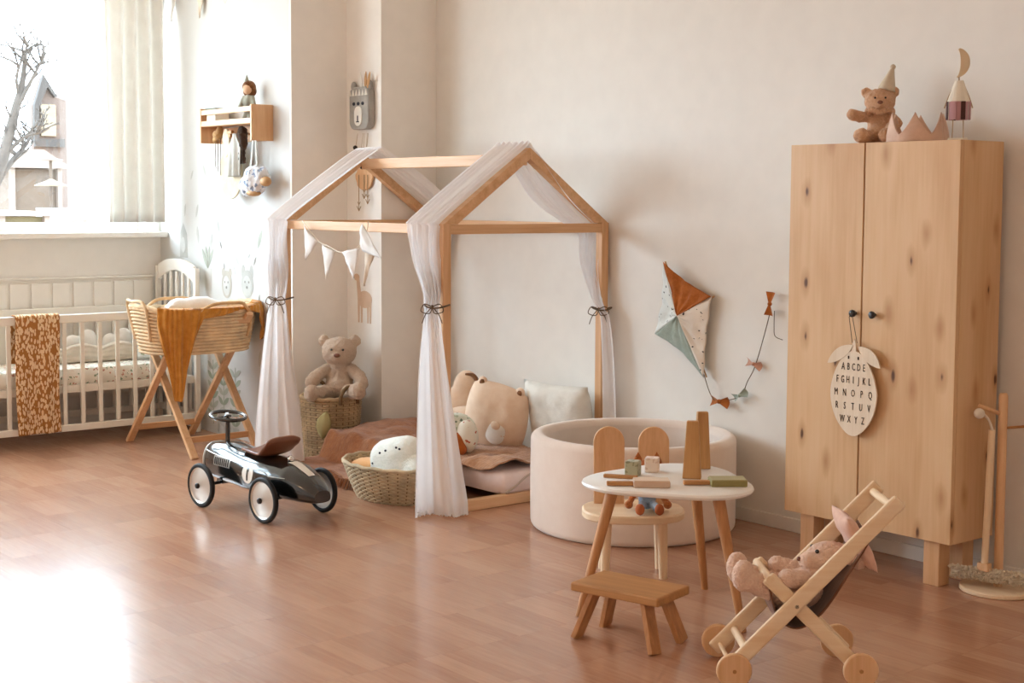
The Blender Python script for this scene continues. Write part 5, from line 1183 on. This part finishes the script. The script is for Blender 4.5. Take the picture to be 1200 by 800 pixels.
soft('bonnet', [((0.02, -0.02, -0.27), (0.095, 0.06, 0.085)), ((-0.05, -0.02, -0.30), (0.06, 0.05, 0.06)), ((0.08, -0.01, -0.25), (0.06, 0.045, 0.06))], 'cap_print', cp_, 0.008, 3, 0.03, 0.035)
plain('tan_leather', '#B98F60', 0.6)
soft('brim', [((0.03, -0.03, -0.34), (0.06, 0.04, 0.02)), ((0.15, -0.02, -0.275), (0.045, 0.03, 0.03))], 'tan_leather', cp_, 0.009, 4)
for s in (-1, 1): MB().grid(2, 10, lambda u, v: V(s * 0.012 + (u - 0.5) * 0.018 + s * 0.03 * v ** 2, -0.004 - 0.01 * v, 0.06 - v * 0.27)).build('strap', 'bib_grey', cp_, fix=False, solid=0.003)
plush('yarn_dark', '#4A3628', '#33241A', 100)
t = thing('braided_toy', 'dark brown braided yarn toy hanging from a shelf peg', 'toy', W(0.11, -0.085, -0.06))
soft('bundle', [((0, 0, 0.0), (0.035, 0.03, 0.05)), ((0.01, 0, -0.05), (0.025, 0.025, 0.05))], 'yarn_dark', t, 0.007, 2, 0.012, 0.02)
for s in (-1, 1): MB().tube(catmull([(s * 0.012, 0, -0.08), (s * 0.018, -0.006, -0.12), (s * 0.02, 0, -0.17)], 5), [0.012 + 0.003 * math.sin(i * 2) for i in range(11)], 8).build('braid', 'yarn_dark', t, smooth=True)
t = thing('macrame_toy', 'tan knotted macrame toy with thin cords on the peg rail', 'toy', W(-0.19, -0.085, -0.055)); plush('yarn_tan', '#C49A68', '#A67C4C', 100)
soft('knot', [((0, 0, 0.0), (0.04, 0.03, 0.03)), ((0.02, 0, 0.03), (0.02, 0.02, 0.03)), ((-0.03, 0, -0.03), (0.025, 0.02, 0.02))], 'yarn_tan', t, 0.007, 2, 0.012, 0.02)
for i in range(3): MB().tube([(-0.03 + i * 0.03, 0, -0.02), (-0.034 + i * 0.032, -0.004, -0.15 - 0.03 * i), (-0.03 + i * 0.03, 0, -0.2 - 0.02 * i)], 0.0022, 5).build('cord', 'twine', t)
t = thing('wooden_charm', 'tiny wooden block charm hanging between the yarn toys', 'toy', W(-0.02, -0.095, -0.02)); MB().box((0, 0, -0.025), (0.06, 0.02, 0.018)).build('block', 'walnut_z', t, bevel=0.003); MB().box((0.0, 0, -0.045), (0.03, 0.02, 0.02)).build('foot', 'rim_z', t, bevel=0.003)

# ------------------------------------------------------------------ column: felt bear mask, arrow mobile
fabric('felt_grey', '#AAA69F', '#9A968F', 120, 0.4); plain('felt_white', '#E9E4DA', 0.9)
mk = thing('bear_mask', 'grey felt animal face pocket with feather crown hung on the column', 'wall decoration', (-6.972, YC, 1.965))
def rr(w_, h_, r, n=6): return [(sx * (w_ / 2 - r) + r * math.cos(a0_ + PI / 2 * i / n), sz * (h_ / 2 - r) + r * math.sin(a0_ + PI / 2 * i / n)) for (sx, sz, a0_) in ((1, 1, 0), (-1, 1, PI / 2), (-1, -1, PI), (1, -1, 3 * PI / 2)) for i in range(n + 1)]
pfc = lambda x, z, h: (x, h - 0.025, z)
MB().prism(rr(0.20, 0.24, 0.05), 0.045, pfc).build('face', 'felt_grey', mk, bevel=0.008)
MB().prism([(x, z - 0.045) for x, z in rr(0.075, 0.11, 0.035)], 0.006, lambda x, z, h: (x, h - 0.05, z)).build('muzzle', 'felt_white', mk)
MB().box((0, -0.055, -0.06), (0.008, 0.002, 0.035)).build('mouth', 'ink', mk)
MB().box((0, -0.055, -0.077), (0.03, 0.002, 0.005)).build('mouth', 'ink', mk)
for x in (-0.045, 0.0, 0.045): MB().ball((x, -0.05, 0.025), (0.013, 0.006, 0.01), 10, 6).build('eye', 'ink', mk)
for i in range(6): MB().prism([(-0.085 + i * 0.033 - 0.012, 0.07), (-0.085 + i * 0.033 + 0.012, 0.07), (-0.085 + i * 0.033, 0.105)], 0.004, lambda x, z, h: (x, h - 0.05, z)).build('crown_tooth', 'felt_white', mk)
for s in (-1, 1): MB().ball((s * 0.082, -0.025, 0.125), (0.022, 0.015, 0.03), 10, 8).build('ear', 'felt_grey', mk, smooth=True)
for i, (x, a, m_) in enumerate(((0.05, 0.1, 'walnut_z'), (0.075, 0.35, 'rim_z'), (0.025, -0.15, 'felt_white'))):
    pl_ = leaf_poly((x, 0.1), (x + 0.09 * math.sin(a), 0.1 + 0.105 * math.cos(a)), 0.014)
    MB().prism(pl_, 0.003, lambda x, z, h: (x, h - 0.035 - 0.004 * i, z)).build('feather', m_, mk)
mbl = thing('arrow_mobile', 'hanging mobile with black beads, scalloped wood and wire arrows on the column', 'mobile', (-6.965, YC - 0.012, 1.59))
MB().prism([(0.085 * math.cos(a) * (1 + 0.05 * math.cos(8 * a)), 0.075 * math.sin(a) - 0.012 if math.sin(a) < 0 else 0.045 * math.sin(a)) for a in [2 * PI * i / 48 for i in range(48)]], 0.012, lambda x, z, h: (x, h, z)).build('scallop', 'pine_z', mbl, bevel=0.002)
for x, z in ((-0.075, 0.155), (-0.02, 0.125), (0.035, 0.125), (-0.005, 0.045), (0.025, 0.05)):
    MB().ball((x, -0.014, z), 0.0135, 12, 8).build('bead', 'bead_black', mbl, smooth=True); MB().cyl((x, -0.012, z), (x + 0.01, -0.004, 0.235), 0.0012, n=6).build('wire', 'wire', mbl)
for x, z in ((-0.045, -0.2), (0.01, -0.13), (0.045, -0.16)):
    ar = MB().cyl((x, -0.01, 0), (x, -0.01, z), 0.0022, n=6)
    for s in (-1, 1): ar.tube([(x, -0.01, z - 0.004), (x + s * 0.02, -0.01, z + 0.022)], 0.0025, 5); ar.tube([(x, -0.01, z + 0.03), (x + s * 0.014, -0.01, z + 0.048)], 0.002, 5)
    ar.build('arrow', 'wire', mbl)

# pennant garland near the ceiling
gl = thing('wall_garland', 'cream pennant garland strung high on the papered wall', 'garland', (-8.2, YN, 2.75)); go = Vector(gl.location)
tips = [(-8.80, 2.60), (-8.60, 2.568), (-8.215, 2.553), (-7.885, 2.608), (-7.55, 2.66)]
gy = YN - 0.02
for i, (x, z) in enumerate(tips):
    flag(gl, V(x - 0.075, gy, z + 0.26) - go, V(x + 0.09, gy, z + 0.25) - go, V(x, gy - 0.008, z) - go, ('flag_cream', 'flag_white')[i % 2], 20 + i, 0.012)
MB().tube(catmull([V(x, gy, z + 0.255) - go for x, z in [(-8.85, 2.64)] + tips + [(-7.3, 2.75)]], 6), 0.0025, 5).build('string', 'twine', gl, smooth=True)

# ------------------------------------------------------------------ wallpaper motifs (flat print on the papered wall)
for nm, c_ in (('pr_grey', '#BCBBB5'), ('pr_dark', '#928F88'), ('pr_pale', '#CBCAC5'), ('pr_sage', '#B6BAAE'), ('pr_tan', '#BFB8AC'), ('pr_green', '#9FA896')): plain(nm, c_, 0.85, None, 0.12)
def motif(poly, mat, off=0.0006, wall=wall_back, yw=YN, name='printed_motif'):
    MB().prism(poly, 0.0008, lambda x, z, h: (x, yw - off + h * 0.5, z)).build(name, mat, wall)
def disc(x, z, rx, rz): return [(x + rx * math.cos(2 * PI * i / 20), z + rz * math.sin(2 * PI * i / 20)) for i in range(20)]
LV = [(217, 246, .045, 80, 'pr_grey'), (231, 247, .05, 70, 'pr_grey'), (243, 246, .03, 80, 'pr_pale'), (256, 265, .05, 110, 'pr_grey'), (259, 287, .03, 120, 'pr_dark'), (278, 305, .04, 130, 'pr_pale'), (299, 306, .035, 60, 'pr_dark'),
      (263, 312, .025, 90, 'pr_dark'), (305, 280, .07, 65, 'pr_sage'), (288, 295, .06, 70, 'pr_pale'), (312, 265, .04, 60, 'pr_pale'), (232, 275, .06, 100, 'pr_pale'), (247, 285, .07, 70, 'pr_pale'), (205, 258, .03, 45, 'pr_tan'), (275, 317, .03, 110, 'pr_pale'),
      (225, 205, .04, 60, 'pr_grey'), (240, 200, .05, 120, 'pr_grey'), (304, 350, .03, 80, 'pr_dark'), (318, 322, .04, 60, 'pr_pale'), (254, 395, .06, 75, 'pr_sage'), (305, 420, .06, 80, 'pr_tan'), (309, 438, .05, 95, 'pr_grey'), (292, 300, .025, 40, 'pr_grey')]
def px2wall(x, y):   # photo position of a motif measured on the papered wall
    yaw, pitch, roll = 0.890590, 0.0744861, 0.00503537
    fw = Vector((-math.sin(yaw) * math.cos(pitch), math.cos(yaw) * math.cos(pitch), -math.sin(pitch))); r = Vector((math.cos(yaw), math.sin(yaw), 0)); u = r.cross(fw)
    r2 = r * math.cos(roll) + u * math.sin(roll); u2 = -r * math.sin(roll) + u * math.cos(roll)
    d = fw * 1702.05 + r2 * (x - 600) - u2 * (y - 361.78); k_ = YN / d.y
    return d.x * k_, 1.45 + d.z * k_
for (x, y, ln_, a, m_) in LV:
    cx_, cz_ = px2wall(x, y); d = (math.cos(R(a)) * ln_ * 0.9, math.sin(R(a)) * ln_ * 0.9)
    motif(leaf_poly((cx_ - d[0], cz_ - d[1]), (cx_ + d[0], cz_ + d[1]), ln_ * 0.28), m_)
def face_motif(x, y, w_, h_, m_, ears):
    cx_, cz_ = px2wall(x, y)
    for s in (-1, 1): motif(disc(cx_ + s * w_ * 0.7, cz_ + h_ * 0.85, w_ * 0.32, h_ * (0.32 if ears == 'round' else 0.5)), m_)
    motif(disc(cx_, cz_, w_, h_), m_, 0.0018); motif(disc(cx_, cz_ - h_ * 0.1, w_ * 0.72, h_ * 0.72), 'pr_pale', 0.003)
    for s in (-1, 1): motif(disc(cx_ + s * w_ * 0.33, cz_ + h_ * 0.15, w_ * 0.1, h_ * 0.09), 'pr_dark', 0.0042)
    motif(disc(cx_, cz_ - h_ * 0.22, w_ * 0.16, h_ * 0.1), 'pr_dark', 0.0042)
face_motif(266, 333, 0.062, 0.085, 'pr_tan', 'round'); face_motif(290, 333, 0.07, 0.085, 'pr_grey', 'tall')
cx_, cz_ = px2wall(215, 283); motif([(cx_ - 0.05, cz_ - 0.1), (cx_ + 0.06, cz_ - 0.1), (cx_ + 0.05, cz_ + 0.05), (cx_, cz_ + 0.12), (cx_ - 0.04, cz_ + 0.06)], 'pr_grey'); motif(disc(cx_, cz_ - 0.02, 0.03, 0.05), 'pr_pale', 0.002)
cx_, cz_ = px2wall(244, 318)
motif([(cx_ - 0.045, cz_ - 0.12), (cx_ + 0.045, cz_ - 0.12), (cx_ + 0.05, cz_ + 0.02), (cx_ - 0.05, cz_ + 0.02)], 'pr_pale')
for q_, a in enumerate((60, 80, 100, 120)): motif(leaf_poly((cx_, cz_ + 0.02), (cx_ + 0.14 * math.cos(R(a)), cz_ + 0.02 + 0.14 * math.sin(R(a))), 0.016), 'pr_sage', 0.0012 + 0.0012 * q_)
for (x, y) in ((262, 425), (250, 440), (276, 450)):     # tall leafy stems low on the paper
    cx_, cz_ = px2wall(x, y)
    motif([(cx_ - 0.004, cz_ - 0.3), (cx_ + 0.004, cz_ - 0.3), (cx_ + 0.004, cz_ + 0.1), (cx_ - 0.004, cz_ + 0.1)], 'pr_green')
    for i in range(6):
        for s in (-1, 1): motif(leaf_poly((cx_, cz_ - 0.26 + i * 0.06), (cx_ + s * 0.07, cz_ - 0.21 + i * 0.06), 0.018), ('pr_green', 'pr_sage')[i % 2], 0.0018 + 0.0006 * (i % 2) + 0.0003 * s)
cx_, cz_ = px2wall(271, 497)                            # grey elephant low on the paper
motif(disc(cx_, cz_, 0.11, 0.085), 'pr_pale'); motif(disc(cx_ - 0.1, cz_ + 0.035, 0.06, 0.06), 'pr_grey', 0.002)
for dx in (-0.07, -0.02, 0.05, 0.085): motif([(cx_ + dx - 0.018, cz_ - 0.12), (cx_ + dx + 0.018, cz_ - 0.12), (cx_ + dx + 0.02, cz_ - 0.02), (cx_ + dx - 0.02, cz_ - 0.02)], 'pr_grey', 0.0032)
motif([(cx_ - 0.16, cz_ + 0.03), (cx_ - 0.135, cz_ + 0.045), (cx_ - 0.15, cz_ - 0.07), (cx_ - 0.17, cz_ - 0.06)], 'pr_grey', 0.0044)
# deer sticker on the column
dm = lambda p, m_, o_=0.0006: motif(p, m_, o_, wall_column, YC, 'wall_sticker')
plain('st_tan', '#D9BDA4', 0.85); gx, gz = -6.985, 0.87
dm(disc(gx, gz + 0.01, 0.075, 0.05), 'st_tan'); dm([(gx - 0.07, gz + 0.0), (gx - 0.03, gz + 0.02), (gx - 0.055, gz + 0.13), (gx - 0.085, gz + 0.125)], 'st_tan', 0.002); dm(disc(gx - 0.08, gz + 0.135, 0.03, 0.02), 'st_tan', 0.0034)
for dx in (-0.06, -0.03, 0.035, 0.06): dm([(gx + dx - 0.007, gz - 0.125), (gx + dx + 0.007, gz - 0.125), (gx + dx + 0.012, gz), (gx + dx - 0.012, gz)], 'st_tan', 0.002)
